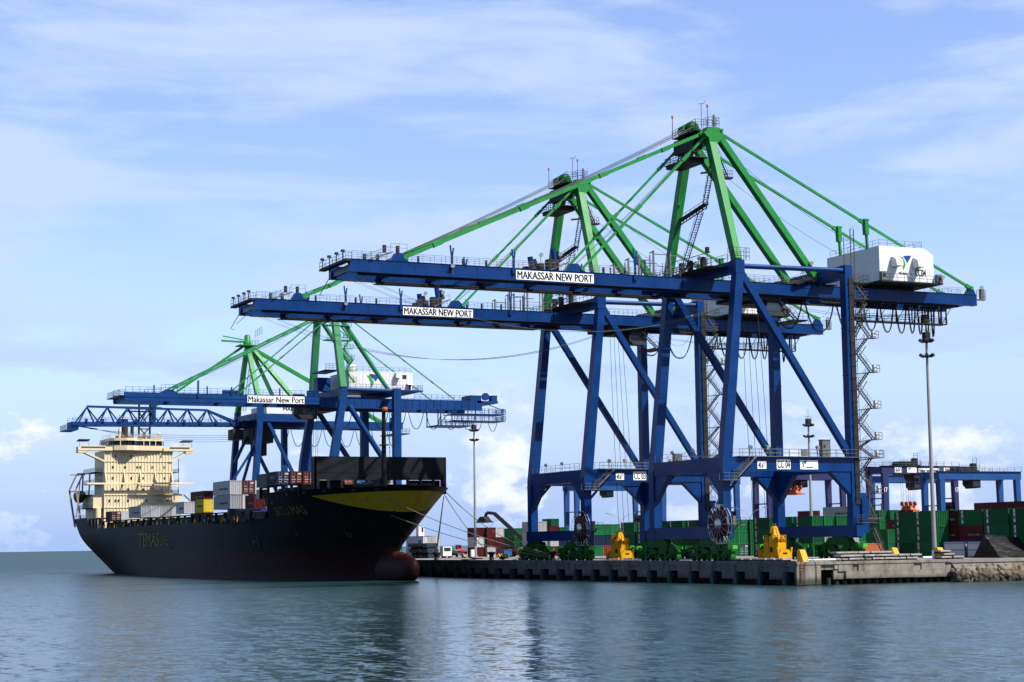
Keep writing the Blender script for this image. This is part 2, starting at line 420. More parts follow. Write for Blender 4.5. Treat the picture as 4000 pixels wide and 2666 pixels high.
def build_crane(cno):
    c = thing('container_crane', 'blue and green container crane %s' % cno, 'crane', (XA if cno == 'CC04' else XB, Y0, D), 0, 'ship to shore container cranes')
    if 'proto' in CR_BITS: pass
    G = 25.2      # landside leg front face
    # legs
    def leg(poly, x0, x1): return MB().prism(poly, 'x', x0, x1)
    wsp = [(0, 3.5), (1.45, 3.5), (1.45, 13.2), (1.95, 16.9), (5.13, 47.0), (5.13, 48.95), (3.66, 48.95), (3.66, 46.6), (0, 15.2)]
    lsp = [(G, 3.5), (G + 1.55, 3.5), (G + 1.55, 16.0), (G + 1.45, 49.2), (G + 0.05, 49.2), (G, 16.0)]
    for (x0, x1) in ((-1.62, 0), (-23.85, -22.2)):
        mb = leg(wsp, x0, x1); mb.box((x0 - 0.06, 3.55, 46.75), (x1 + 0.06, 5.25, 48.98)); mb.box((x0 - .05, -.06, 14.0), (x1 + .05, 1.5, 14.2))
        mb.build('leg', BLUE, c)
        mb = leg(lsp, x0, x1)
        for q in (9.0, 22.0, 30.5, 38.5): mb.box((x0 - 0.04, G - 0.05, q), (x1 + 0.04, G + 1.6, q + 0.12))
        mb.build('leg', BLUE, c)
    # sill beams, portal beams with gussets
    for v0, v1 in ((0.05, 1.4), (G + 0.1, G + 1.45)):
        mb = MB(); mb.box((-24.6, v0, 3.7), (0.75, v1, 5.59))
        for x in (-24.0, -23.0, -1.6, -0.6): mb.box((x, v0 - 0.05, 3.66), (x + 0.09, v1 + 0.05, 5.63))
        mb.build('sill_beam', BLUE, c)
        mb = MB(); mb.box((-22.2, v0 + 0.03, 14.45), (-1.62, v1 - 0.03, 16.7))
        mb.prism([(-22.2, 14.45), (-17.6, 14.45), (-22.2, 9.9)], 'y', v0 + 0.2, v1 - 0.2)
        mb.prism([(-1.62, 14.45), (-5.6, 14.45), (-1.62, 10.6)], 'y', v0 + 0.2, v1 - 0.2)
        mb.build('portal_beam', BLUE, c)
    for x0, x1 in ((-1.55, -0.06), (-23.78, -22.26)):
        mb = MB(); mb.box((x0, 1.45, 14.45), (x1, G, 16.72))
        mb.prism([(G, 14.45), (G - 4.2, 14.45), (G, 10.5)], 'x', x0 + 0.15, x1 - 0.15)
        mb.prism([(1.45, 14.45), (4.3, 14.45), (1.45, 12.6)], 'x', x0 + 0.3, x1 - 0.3)
        mb.build('portal_beam', BLUE, c)
        MB().tube((x1 - 0.75, 4.6, 14.5), (x1 - 0.75, 1.2, 10.9), 0.24, 8).build('strut', BLUE, c)
        mb = MB(); mb.bar((x1 - 0.72, 5.0, 46.8), (x1 - 0.72, G + 0.2, 17.1), 1.06, 1.0, (1, 0, 0), 0.95, 1.0); mb.build('diagonal_brace', BLUE, c)
        MB().tube((x1 - 0.6, 5.2, 48.0), (x1 - 0.6, G + 0.2, 48.3), 0.42, 12).build('tie_tube', BLUE, c)
    mb = MB(); mb.box((-22.2, 3.75, 46.95), (-1.62, 5.05, 48.9)); mb.build('top_beam', BLUE, c)
    mb = MB(); mb.prism([(-22.2, 49.15), (-1.62, 49.15), (-1.62, 47.1), (-4.5, 46.95), (-19.5, 46.95), (-22.2, 47.1)], 'y', G + 0.1, G + 1.4); mb.build('top_beam', BLUE, c)
    # girders
    hp = [(-53.4, -52.7, -51.7, -50.4), (-23.0, -22.2, -21.0, -19.5)]
    girder(-9.57, -8.57, -60.2, -1.5, hp).build('boom_girder', BLUE, c)
    girder(-18.05, -17.05, -60.2, -1.5, hp).build('boom_girder', BLUE, c)
    tl = [(58.0, 58.9, 59.5, 60.1)]
    girder(-9.57, -8.57, -1.35, 60.24, tl).build('back_girder', BLUE, c)
    girder(-18.05, -17.05, -1.35, 60.24, tl).build('back_girder', BLUE, c)
    mb = MB()
    for v in [-59.6, -52, -43.5, -34.5, -26, -17.5, -9.5, -2.6, 3.0, 12.2, 20.0, 27.5, 35, 43, 51, 59.4]:
        mb.nx().box((-17.05, v - 0.35, 45.1), (-9.57, v + 0.35, 46.1))
    mb.build('cross_beam', BLUE, c)
    mb = MB()
    for x in (-9.9, -16.75): mb.nx().box((x - 0.16, -58.5, 44.55), (x + 0.16, 57.0, 44.83))
    mb.box((-16.2, -52.0, 44.45), (-15.2, 34, 44.6)); mb.box((-16.9, -53.2, 44.2), (-15.0, -1.6, 44.32))
    mb.build('trolley_rail', DARK, c)
    mb = MB()     # hinge trestles, boom latch frames
    for x in (-9.1, -17.55):
        for dv, hh in ((-9.4, 3.2), (-6.6, 4.3), (-3.4, 4.2)):
            mb.nx().bar((x, dv, 46.8), (x, dv, 46.8 + hh), 0.26, 0.26); mb.bar((x - 1.2, dv, 46.8), (x - 1.2, dv, 46.3 + hh), 0.16, 0.16)
            mb.bar((x - 1.2, dv, 46.6 + hh), (x + 0.2, dv, 46.8 + hh), 0.14, 0.14); mb.bar((x, dv, 46.3 + hh), (x, dv + 2.4, 46.3 + hh), 0.14, 0.14)
            mb.bar((x, dv, 48.6), (x, dv + 2.4, 48.6), 0.10, 0.10)
    mb.build('latch_frame', GALV, c)
    for v, sx in ((-43.3, 1), (-32.6, 1), (-10.5, 1), (-47.0, 0), (-36.6, 0), (-15.0, 0)):
        x = -8.4 if sx else -18.2; z0 = 46.2 if sx else 46.8
        mb = MB(); mb.bar((x, v, z0), (x, v, 48.4), 0.34, 0.22); hh = 49.9 if v > -40 or v < -40 else 49
        hh = 51.2 if v == -10.5 else 49.8
        mb.bar((x, v - 0.1, 48.3), (x, v - 0.28, hh), 0.2, 0.2); mb.bar((x, v + 0.1, 48.3), (x, v + 0.26, hh - 0.4), 0.2, 0.2); mb.box((x - 0.12, v - 0.3, z0 - 0.3), (x + 0.16, v + 0.3, z0 + 0.5))
        mb.build('forked_post', BLUE, c)
    # railings and walkways on the girders
    mb = MB()
    for x in (-8.2, -9.85, -17.0, -18.4):
        mb.nx().rail([(x, -60.0, 46.84), (x, -53.6, 46.84)], 1.15, 1.6); mb.rail([(x, -50.2, 46.84), (x, -23.4, 46.84)], 1.15, 1.9); mb.rail([(x, -19.2, 46.84), (x, -2.0, 46.84)], 1.15, 1.9)
        mb.rail([(x, 6.5, 46.84), (x, 24.5, 46.84)], 1.15, 1.9); mb.rail([(x, 49.5, 46.84), (x, 57.6, 46.84)], 1.0, 1.9)
    for x in (-8.3, -17.0):
        mb.nx().rail([(x, -53.6, 48.2), (x, -50.9, 48.2)], 1.3, 1.1); mb.stair((x - .4, -57.0, 46.85), (x - .4, -53.2, 48.2), 0.8, (1, 0, 0)); mb.stair((x - .4, -26.0, 46.85), (x - .4, -22.8, 48.2), 0.8, (1, 0, 0))
    mb.build('guard_rail', GALV, c)
    mb = MB()
    mb.box((-19.6, -61.3, 46.3), (-7.6, -60.22, 46.45)); mb.box((-19.4, -61.2, 46.46), (-7.8, -60.3, 46.7)); mb.rail([(-19.5, -60.3, 46.46), (-19.5, -61.2, 46.46), (-7.7, -61.2, 46.46), (-7.7, -60.3, 46.46)], 1.2, 1.5)
    for x in (-18.6, -15.5, -12.2, -9.4): mb.bar((x, -61.0, 46.5), (x, -61.0, 48.2), 0.12, 0.12); mb.box((x - 0.25, -61.3, 47.9), (x + 0.25, -60.8, 48.25))
    mb.path([(-17.8, -60.3, 44.9), (-18.0, -60.9, 43.7), (-18.3, -61.6, 42.4), (-18.0, -61.0, 42.2)], 0.06, 4); mb.path([(-17.8, -58.9, 44.9), (-18.0, -60.6, 43.3)], 0.05, 4)
    for v in (-54.6, -52.4): mb.box((-9.3, v, 48.1), (-8.9, v + 0.5, 49.3)); mb.box((-17.8, v, 48.1), (-17.4, v + 0.5, 49.2))
    mb.build('tip_platform', [DARK], c)
    mb = MB()
    for x in (-9.2, -17.6):
        mb.nx().box((x - 0.5, -26.4, 46.85), (x + 0.6, -24.4, 48.6)); mb.tube((x, -23.9, 48.3), (x, -24.5, 50.0), 0.42, 10); mb.nx().box((x - .4, -27.8, 46.85), (x + .4, -27.0, 47.9))
        for v in (-49, -41.4, -37.4, -29.4, -16.4, -12.4): mb.nx().box((x + 0.3, v, 46.85), (x + 0.55, v + 0.3, 47.8))
    mb.build('equipment_box', DARK, c)
    mb = MB(); mb.tube((-9.2, -24.9, 48.5), (-9.2, -25.15, 50.35), 0.48, 10); mb.nx().tube((-17.6, -24.9, 48.5), (-17.6, -25.15, 50.35), 0.48, 10); mb.build('sheave_housing', BLUE, c)
    # upper platform round the top frame
    mb = MB()
    mb.box((-21.8, 0.2, 48.0), (-2.4, 3.6, 48.12)); mb.rail([(-2.4, 0.3, 48.12), (-21.8, 0.3, 48.12)], 1.2, 1.4, 0.04, 2); mb.rail([(-2.4, 3.5, 48.92), (-21.8, 3.5, 48.92)], 1.2, 1.6, 0.04)
    mb.stair((-8.9, -2.6, 46.9), (-8.9, 1.2, 49.6), 0.9, (1, 0, 0)); mb.stair((-16.4, -2.6, 46.9), (-16.4, 0.4, 48.1), 0.9, (1, 0, 0))
    mb.rail([(-1.4, 3.0, 48.95), (0.1, 3.0, 48.95), (0.1, 6.2, 48.95), (-1.6, 6.2, 48.95)], 2.0, 0.9, 0.035, 2)
    for x, v in ((-6.2, 0.6), (-10.5, 0.7), (-13.4, 0.8)): mb.box((x, v, 48.12), (x + 0.8, v + 0.7, 50.0))
    mb.tube((-4.6, 1.0, 48.1), (-4.6, 1.0, 51.6), 0.05, 5); mb.box((-4.9, .8, 50.6), (-4.3, 1.3, 51.5)); mb.tube((-19, 0.9, 48.1), (-19, 0.9, 51.0), 0.05, 5)
    mb.box((-19.2, 25.5, 46.9), (-7.6, 29.2, 47.0)); mb.rail([(-7.7, 22.0, 46.95), (-7.7, 29.0, 46.95)], 1.2, 1.5)
    mb.prism([(20.5, 46.9), (24.6, 48.3), (24.6, 48.0), (20.9, 46.6)], 'x', -18.6, -7.8); mb.rail([(-7.8, 20.6, 47.0), (-7.8, 24.6, 48.4)], 1.2, 1.2)
    mb.build('upper_platform', DARK, c)
    # mast
    mb = MB(); mb.bar((-0.85, 4.35, 48.9), (-8.55, 4.75, 70.3), 1.55, 1.15, (0, 1, 0), 1.5, 1.35); mb.build('mast_leg', GREEN, c)
    mb = MB(); mb.bar((-23.0, 4.35, 48.9), (-16.4, 4.75, 70.3), 1.55, 1.15, (0, 1, 0), 1.5, 1.35); mb.build('mast_leg', GREEN, c)
    for x in (-8.55, -16.4):
        mb = MB(); mb.prism([(3.1, 71.3), (3.75, 72.7), (5.95, 72.75), (6.7, 72.3), (6.6, 71.0), (5.55, 69.9), (4.1, 69.9), (3.9, 70.9)], 'x', x - 0.85, x + 0.85)
        mb.tube((x - 1.0, 3.2, 71.6), (x + 1.0, 3.2, 71.6), 0.28, 8); mb.tube((x - 1.0, 6.5, 72.3), (x + 1.0, 6.5, 72.3), 0.28, 8)
        mb.build('mast_head', GREEN, c)
    mb = MB(); mb.box((-15.55, 3.9, 70.2), (-9.4, 5.6, 71.9)); mb.bar((-22.1, 4.4, 51.6), (-9.6, 4.7, 51.6), 0.1, 0.1); mb.build('mast_cross_beam', GREEN, c)
    for x in (-9.0, -16.9):
        mb = MB(); mb.bar((x + .45, 6.1, 71.6), (x + 0.1, 26.4, 46.9), 1.05, 1.25, (1, 0, 0)); mb.build('back_leg', GREEN, c)
    for v, x0 in ((67.6, -16.0),):
        mb = MB(); mb.bar((-19.6, 4.4, 60.8), (-16.6, 3.3, 60.9), 0.3, 0.3); mb.bar((-6.4, 4.4, 64.8), (-9.4, 3.2, 65.0), 0.3, 0.3); mb.build('rope_guide_arm', GREEN, c)
    # stays
    def stay(pts, r, m, nm, joints=()):
        mb = MB()
        for a, b in zip(pts[:-1], pts[1:]): mb.bar(a, b, r, r * 1.5)
        for a, b in zip(pts[:-1], pts[1:]):
            for t in joints:
                p = Vector(a).lerp(Vector(b), t); d = (Vector(b) - Vector(a)).normalized(); mb.bar(p - d * 0.8, p + d * 0.8, r * 1.7, r * 2.1)
        for p in (pts[0], pts[-1]): mb.tube(Vector(p) - Vector((0.45, 0, 0)), Vector(p) + Vector((0.45, 0, 0)), r * 1.25, 9)
        return mb.build(nm, m, c)
    for x in (-8.9, -16.9):
        stay([(x, 3.1, 71.6), (x - 0.1, -50.9, 47.6)], 0.36, GREEN, 'forestay', (0.13, 0.35, 0.62, 0.9))
        stay([(x + 0.3, 3.5, 71.0), (x + 0.1, -20.2, 47.3)], 0.26, GREEN, 'forestay', (0.16, 0.55, 0.7))
        stay([(x, 6.4, 72.3), (x - 0.05, 36.4, 58.4), (x, 59.2, 48.0)], 0.30, GREEN, 'backstay', (0.985,))
        mb = MB(); mb.bar((x, 36.4, 58.9), (x, 36.7, 53.9), 0.5, 0.3); mb.bar((x, 36.4, 59.0), (x, 36.5, 56.4), 0.9, 0.75, (0, 0, 1)); mb.box((x - 0.5, 35.9, 58.9), (x + 0.5, 36.9, 59.2)); mb.build('stay_support', GREEN, c)
    mb = MB()
    for dx, z in ((0.6, 0), (1.2, 0.3), (-1.0, 0.2)):
        mb.nx().path(sag((-11.5 + dx * 1.4, 2.0, 72.6 + z), (-9.3 + dx * .3, -50.8, 48.2), 0.8, 10), 0.06, 4); mb.nx().path(sag((-14.0 + dx, 2.0, 72.9 + z), (-16.9 + dx * .3, -50.8, 48.2), 0.8, 10), 0.06, 4)
    for dx in (0, 0.7): mb.nx().path(sag((-12 + dx, 3.0, 70.0), (-12 + dx, -20.5, 48), 0.6, 8), 0.035, 4)
    for dx in (-9.5, -16.2): mb.nx().path(sag((dx, 6.5, 70.5), (dx, 36, 54.0), 1.2, 8), 0.035, 4)
    mb.build('boom_hoist_rope', WIRE, c)
    mb = MB()
    for dx in (-14.5, -13.6, -11.6, -10.8): mb.nx().path(sag((dx, -55.5 + dx * .2, 44.6), (dx, 13.0, 44.4), 8.5 + dx * .12, 20), 0.026, 4)
    for dx in (-13.4, -11.9): mb.nx().path(sag((dx, 18.5, 44.4), (dx, 56, 44.6), 2.0, 10), 0.035, 4)
    mb.build('trolley_rope', WIRE, c)
    # mast head platform, sheaves, wind vane, aviation lights
    mb = MB()
    mb.box((-17.5, 0.9, 67.4), (-8.2, 3.9, 67.55)); mb.box((-16.5, 0.6, 66.7), (-9.2, 3.8, 67.35)); mb.rail([(-8.2, 3.9, 67.55), (-8.2, 1.0, 67.55), (-17.5, 1.0, 67.55), (-17.5, 3.9, 67.55)], 1.2, 0.9, 0.045, 2)
    mb.rail([(-17.2, 2.4, 72.4), (-9.4, 2.4, 73.0), (-9.4, 5.8, 73.0)], 1.3, 1.1, 0.04, 2); mb.box((-17.2, 2.4, 72.3), (-9.4, 5.6, 72.42)); mb.rail([(-9.3, 3.9, 72.9), (-7.7, 3.9, 72.9), (-7.7, 6.0, 72.9), (-9.3, 6.0, 72.9)], 1.5, 0.8, 0.035, 2)
    for x in (-15.6, -13.9, -12.3, -10.8): mb.bar((x, 2.2, 67.5), (x, 3.9, 72.4), 0.22, 0.22)
    mb.box((-16.2, 2.0, 69.2), (-9.8, 3.8, 71.5))
    mb.build('mast_platform', DARK, c)
    mb = MB()
    mb.lathe([(0.3, -0.5), (1.15, -0.5), (1.15, -0.35), (0.9, -0.3), (0.9, 0.3), (1.15, 0.35), (1.15, 0.5), (0.3, 0.5)], (-12.6, 3.6, 73.4), 18, 'x'); mb.nx().lathe([(0.3, -0.5), (1.15, -0.5), (1.15, 0.5), (0.3, 0.5)], (-14.4, 3.2, 73.1), 18, 'x'); mb.box((-15.6, 2.6, 72.4), (-11.4, 4.6, 73.2))
    mb.build('rope_sheave', BOGIE, c)
    mb = MB()
    mb.tube((-10.4, 4.2, 72.9), (-10.4, 4.2, 77.2), 0.06, 5); mb.tube((-9.1, 4.6, 72.9), (-9.1, 4.6, 76.4), 0.06, 5); mb.tube((-17.0, 2.4, 72.3), (-17.0, 2.4, 76.0), 0.07, 5)
    mb.bar((-10.4, 3.7, 77.2), (-10.4, 4.8, 77.4), 0.05, 0.12); mb.bar((-10.4, 4.6, 77.3), (-10.4, 5.0, 77.9), 0.04, 0.1); mb.box((-8.6, 5.3, 73.0), (-8.3, 5.6, 75.0))
    mb.cur = 1; mb.lathe([(0.16, 0), (0.16, 0.45), (0.05, 0.55)], (-9.1, 4.6, 76.4), 8); mb.lathe([(0.16, 0), (0.16, 0.45), (0.05, 0.55)], (-17.0, 2.4, 76.0), 8)
    mb.build('warning_light_mast', [GALV, RED], c)
    mb = MB()   # mast stairs
    mb.stair((-21.5, 6.0, 48.9), (-14.2, 6.0, 59.4), 0.9, (0, 1, 0), 26); mb.bar((-21.6, 5.0, 58.3), (-11.2, 5.2, 60.2), 1.1, 0.14); mb.rail([(-21.4, 5.6, 58.4), (-11.4, 5.7, 60.2)], 1.1, 1.4, 0.04)
    for k in range(9): mb.bar((-21.2 + k * 1.1, 5.1, 57.6 + k * .2), (-20.2 + k * 1.1, 5.1, 58.5 + k * .2), 0.08, 0.08)
    mb.bar((-21.6, 5.0, 57.5), (-11.4, 5.1, 59.4), 0.14, 0.14); mb.stair((-13.2, 6.0, 59.6), (-10.0, 6.0, 67.4), 0.8, (0, 1, 0), 20)
    mb.box((-22.6, 5.2, 48.8), (-19.6, 6.8, 48.9)); mb.rail([(-22.6, 6.8, 48.9), (-19.6, 6.8, 48.9)], 1.1, 1.2)
    mb.box((-8.4, 6.0, 64.0), (-7.2, 8.2, 64.3)); mb.stair((-7.7, 7.2, 64.3), (-8.4, 5.7, 68.6), 0.7, (1, 0, 0), 10); mb.rail([(-7.3, 6.2, 64.3), (-7.3, 8.1, 64.3), (-8.3, 8.1, 64.3)], 1.1, 0.9)
    mb.build('mast_stairs', DARK, c)
    # machinery house
    h = MB(); h.prism([(36.6, 47.85), (36.6, 54.0), (46.4, 54.0), (48.3, 52.9), (48.3, 47.85)], 'x', -20.9, -5.5)
    hs = h.build('machinery_house', WHITE, c)
    mb = MB()
    for v in (38.9, 43.6):
        pr = [(0, 1.7)] + [(1.6 * math.sin(t * math.pi / 8), 1.7 - 1.1 + 1.1 * math.cos(t * math.pi / 8)) for t in range(1, 5)] + [(1.7, 0.0), (0, -0.1)]
        mm = MB(); mm.prism([(-5.5 + a, 50.45 + b) for a, b in pr], 'y', v + .15, v + 1.55); mm.build('vent_hood', WHITE, hs)
    logo((-5.49, 40.9, 49.9), 2.6, hs); text('PELINDO 4', (-5.48, 40.7, 49.15), (2.6, 0.35), '+x', hs)
    text(cno.replace('CC', 'CC ').replace(' ', ''), (-5.48, 44.2, 49.0), (2.3, 1.25), '+x', hs, name='crane_number')
    mb = MB(); mb.box((-21.6, 36.2, 47.6), (-4.6, 49.6, 47.84)); mb.box((-20.6, 36.8, 46.84), (-18.1, 47.6, 47.6)); mb.box((-17.0, 38.0, 46.2), (-9.6, 47.0, 47.6))
    mb.rail([(-4.7, 36.4, 47.84), (-4.7, 49.4, 47.84), (-12, 49.4, 47.84)], 1.2, 1.6, 0.035); mb.rail([(-6, 37.0, 54.0), (-6, 46.2, 54.0), (-20.5, 46.2, 54.0)], 1.15, 1.9, 0.03); mb.rail([(-6, 37.0, 54.0), (-20.5, 37.0, 54.0)], 1.15, 1.9, 0.03)
    mb.build('house_platform', DARK, hs)
    mb = MB()
    for v in (36.4, 48.4):
        mb.nx(); mb.cur = 0; mb.box((-5.4, v, 47.9), (-4.7, v + 1.1, 49.4)); mb.cur = 1; mb.lathe([(0.05, 0), (0.36, 0.0), (0.36, 0.02)], (-4.69, v + 0.55, 48.7), 10, 'x')
    mb.build('air_conditioner', [GALV, DARK], hs)
    # trolley and cab
    mb = MB(); mb.box((-17.4, 10.5, 43.9), (-9.2, 17.8, 44.5)); mb.box((-16.8, 11.5, 44.85), (-9.8, 16.0, 45.6)); mb.box((-16, 13, 43.4), (-11, 20.5, 43.9)); mb.stair((-9.6, 17.6, 44.4), (-9.6, 21.6, 40.9), 0.9, (1, 0, 0)); mb.box((-15.5, 20.6, 40.6), (-8.9, 23.6, 40.8)); mb.rail([(-8.9, 20.6, 40.8), (-8.9, 23.6, 40.8)], 1.1, 1.0)
    for q in (0, 1, 2, 3): mb.path([(-15.5 + q * 1.6, 14.5, 43.6), (-15.5 + q * 1.6, 14.9 + .2 * q, 26), (-15.3 + q * 1.5, 15.5 + .3 * q, 6.5)], 0.04, 4)
    tr = mb.build('trolley', DARK, c)
    cb = MB(); cb.prism([(15.8, 43.9), (19.2, 43.9), (19.2, 41.4), (16.4, 41.4), (15.5, 42.3)], 'x', -12.4, -9.6); cab = cb.build('operator_cab', SHIPGR, c)
    gb = MB(); gb.prism([(15.9, 43.5), (18.7, 43.5), (18.7, 42.2), (16.1, 42.2), (15.7, 42.5)], 'x', -9.6, -9.57); gb.build('cab_window', GLASS, cab)
    # rear festoon platform and cable loops
    mb = MB(); mb.box((-11.4, 35.5, 41.2), (-9.4, 54.0, 41.35)); mb.rail([(-9.4, 35.5, 41.35), (-9.4, 54.0, 41.35), (-11.4, 54.0, 41.35), (-11.4, 35.5, 41.35)], 1.2, 1.5, 0.04, 2)
    for v in (36, 39.5, 43.5, 47, 50.5, 53.6): mb.bar((-10.4, v, 41.2), (-10.4, v, 44.9), 0.16, 0.16); mb.bar((-10.4, v, 41.3), (-10.4, v + 2.4, 44.8), 0.09, 0.09)
    for x in (-9.4, -11.4): mb.bar((x, 53.8, 41.3), (x, 53.8, 44.9), 0.2, 0.2); mb.bar((x, 52.6, 41.3), (x, 52.6, 44.9), 0.14, 0.14)
    mb.box((-11.3, 49.6, 41.4), (-10.2, 50.6, 43.0)); mb.box((-9.2, 26.0, 43.9), (-8.2, 30.3, 44.1)); mb.rail([(-8.2, 26.0, 44.1), (-8.2, 30.3, 44.1)], 0.9, 1.2)
    mb.build('festoon_platform', DARK, c)
    mb = MB()
    tp = [17.8, 24.2, 30.8, 36.6, 40.2, 43.6, 46.4, 48.4, 50.0, 51.4, 52.6]
    for k, (a, b) in enumerate(zip(tp[:-1], tp[1:])):
        z = 44.3; dp = min(5.2, 2.2 + (b - a) * 0.42 + k * 0.28)
        mb.nx()
        for off, dd, rr in ((0.0, dp, 0.085), (0.22, dp * 0.97, 0.07), (-0.5, dp * 0.5, 0.025)):
            mb.path([(-11.0 + off, a + 0.25 + (b - a - 0.5) * t / 14, z - dd * (1 - (abs(t / 7 - 1)) ** 2.6)) for t in range(15)], rr, 5)
    mb.build('festoon_cable', BLACK, c)
    mb = MB()
    for a in tp: mb.nx().box((-11.5, a - 0.3, 44.1), (-10.5, a + 0.3, 44.6))
    mb.build('festoon_carrier', DARK, c)
    # stair tower on the near landside leg
    mb = MB()
    zz = [10.9, 16.8, 19.9, 25.2, 31.3, 37.1, 43.0]
    va, vb = G + 2.6, G + 5.2
    for k, z in enumerate(zz[:-1]):
        zn = zz[k + 1]; zm = (z + zn) / 2
        mb.box((-1.9, vb - 0.1, z - 0.08), (-0.3, vb + 1.5, z)); mb.rail([(-0.3, vb, z), (-0.3, vb + 1.5, z), (-1.9, vb + 1.5, z)], 1.15, 0.8, 0.04)
        mb.bar((-1.1, G + 1.5, z - 0.5), (-1.1, vb + 0.2, z - 0.1), 0.16, 0.16)
        mb.box((-1.9, va - 1.2, zm - 0.08), (-0.3, va + 0.1, zm)); mb.rail([(-0.3, va, zm), (-0.3, va - 1.1, zm)], 1.1, 0.9, 0.04)
        mb.stair((-0.7, vb, z), (-0.7, va, zm), 0.7, (1, 0, 0)); mb.stair((-1.6, va, zm), (-1.6, vb, zn), 0.7, (1, 0, 0)); mb.bar((-1.9, va - .6, z + .3), (-1.9, vb, zm + 1.6), .1, .1)
    for v in (G + 1.75, G + 2.1): mb.bar((-0.2, v, 6.0), (-0.2, v, 49.0), 0.07, 0.07); mb.bar((-1.5, v, 6.0), (-1.5, v, 49.0), 0.1, 0.1)
    for k in range(60): mb.bar((-0.2, G + 1.75, 6.4 + 0.7 * k), (-0.2, G + 2.1, 6.4 + 0.7 * k), 0.04, 0.04)
    mb.bar((-0.9, G + 2.0, 46), (-0.9, G + 2.0, 55.6), 0.13, 0.13); mb.bar((-0.9, G + 2.7, 46), (-0.9, G + 2.7, 55.6), 0.13, 0.13); mb.bar((-0.9, G + 0.6, 49), (-0.9, G + 0.6, 54.0), 0.1, 0.1)
    for k in range(8): mb.bar((-0.9, G + 2.0, 47 + 1.2 * k), (-0.9, G + 2.7, 47.6 + 1.2 * k), 0.07, 0.07); mb.bar((-0.9, G + 0.6, 48.4 + .7 * k), (-0.9, G + 2.0, 49 + .7 * k), 0.06, 0.06)
    for z in (40.4, 43.5, 46.3): mb.box((-2.2, G + 1.6, z), (0.2, G + 4.6, z + 0.1)); mb.rail([(0.2, G + 1.7, z + 0.1), (0.2, G + 4.6, z + 0.1), (-2.2, G + 4.6, z + 0.1)], 1.2, 0.9, 0.04)
    mb.stair((-0.6, G + 4.5, 43.5), (-0.6, G + 2.0, 46.3), 0.8, (1, 0, 0)); mb.stair((-1.3, G + 2.4, 37.1), (-1.3, G + 4.4, 40.4), 0.8, (1, 0, 0))
    mb.box((-2.4, G + 0.4, 5.9), (0.4, G + 4.8, 6.0)); mb.rail([(0.4, G + 0.5, 6.0), (0.4, G + 4.8, 6.0), (-2.4, G + 4.8, 6.0)], 1.2, 1.0, 0.045, 2); mb.stair((-0.4, G + 4.9, 6.0), (-0.4, G + 2.8, 10.9), 0.8, (1, 0, 0)); mb.stair((-0.6, G + 6.6, 0.35), (-0.6, G + 3.9, 6.0), 0.9, (1, 0, 0))
    mb.bar((0.2, G + 3.2, 6.0), (0.2, G + 3.2, 11.0), 0.14, 0.14); mb.tube((0.3, G + 2.6, 6.6), (0.3, G + 5.6, 6.6), 0.12, 6); mb.tube((0.3, G + 5.6, 6.6), (0.3, G + 5.6, 9.2), 0.12, 6)
    mb.build('stair_tower', STAIR, c)
    mb = MB(); mb.box((0.003, G + 0.62, 9.0), (0.16, G + 1.5, 47.0)); mb.box((-1.4, G + 1.56, 9.0), (-0.1, G + 1.72, 47.0))
    for k in range(19): mb.box((0.0, G + 0.5, 10.0 + 2.0 * k), (0.22, G + 1.6, 10.14 + 2.0 * k))
    mb.build('cable_tray', DARK, c)
    mb = MB()
    for z in zz[:-1]: mb.nx().box((-0.95, vb + 0.5, z + 0.02), (-0.55, vb + 1.1, z + 1.25))
    mb.build('stair_cabinet', WHITE, c)
    mb = MB(); mb.box((-0.9, G + 1.6, 4.3), (0.35, G + 3.0, 9.9)); mb.box((-0.7, G + 1.55, 9.9), (0.1, G + 2.7, 10.9)); mb.build('lift_cabin', BLUE, c)
    # portal walkway
    mb = MB(); mb.box((-1.5, 3.0, 16.74), (0.55, G + 6.4, 16.84)); mb.rail([(0.5, 3.0, 16.84), (0.5, G + 6.3, 16.84), (-1.4, G + 6.3, 16.84)], 1.2, 1.9, 0.04); mb.rail([(-1.5, 3.0, 16.84), (-1.5, G - .2, 16.84)], 1.2, 1.9, 0.035)
    mb.rail([(-21.5, 0.1, 16.72), (-2.0, 0.1, 16.72)], 1.2, 1.9, 0.035); mb.rail([(-22.2, 3.0, 16.74), (-22.2, G, 16.74)], 1.2, 1.9, 0.035)
    mb.stair((0.5, 1.8, 13.0), (0.5, 6.0, 16.84), 0.8, (1, 0, 0)); mb.box((-0.2, -0.6, 12.9), (1.1, 2.6, 13.0)); mb.rail([(1.1, -0.5, 13.0), (1.1, 2.5, 13.0)], 1.1, 1.0, 0.04); mb.rail([(1.1, -0.5, 13.0), (-.2, -0.5, 13.0)], 1.1, 1.0, 0.04)
    mb.box((0.4, 14.9, 16.9), (0.6, 16.1, 18.0)); mb.box((0.3, 24.6, 16.9), (0.4, 26.4, 19.4)) if False else None
    mb.build('portal_walkway', GALV, c)
    mb = MB(); mb.box((-0.6, 19.2, 16.86), (0.4, 20.8, 19.55)); mb.box((-0.68, 19.1, 19.55), (0.48, 20.9, 19.68)); mb.cur = 1; mb.box((0.4, 19.4, 18.3), (0.42, 19.8, 18.8)); mb.build('electrical_cabinet', [GALV, DARK], c)
    for v in (5.0, 8.2, 18.0): floodlight((0.5, v, 18.4), c, (0.8, -0.3 if v < 7 else .3, -0.5), 0.8)
    for v in (1.4, 4.2): floodlight((-19.6 + v * 2.4, 0.4, 18.3), c, (0.6, -0.6, -0.5), 0.7)
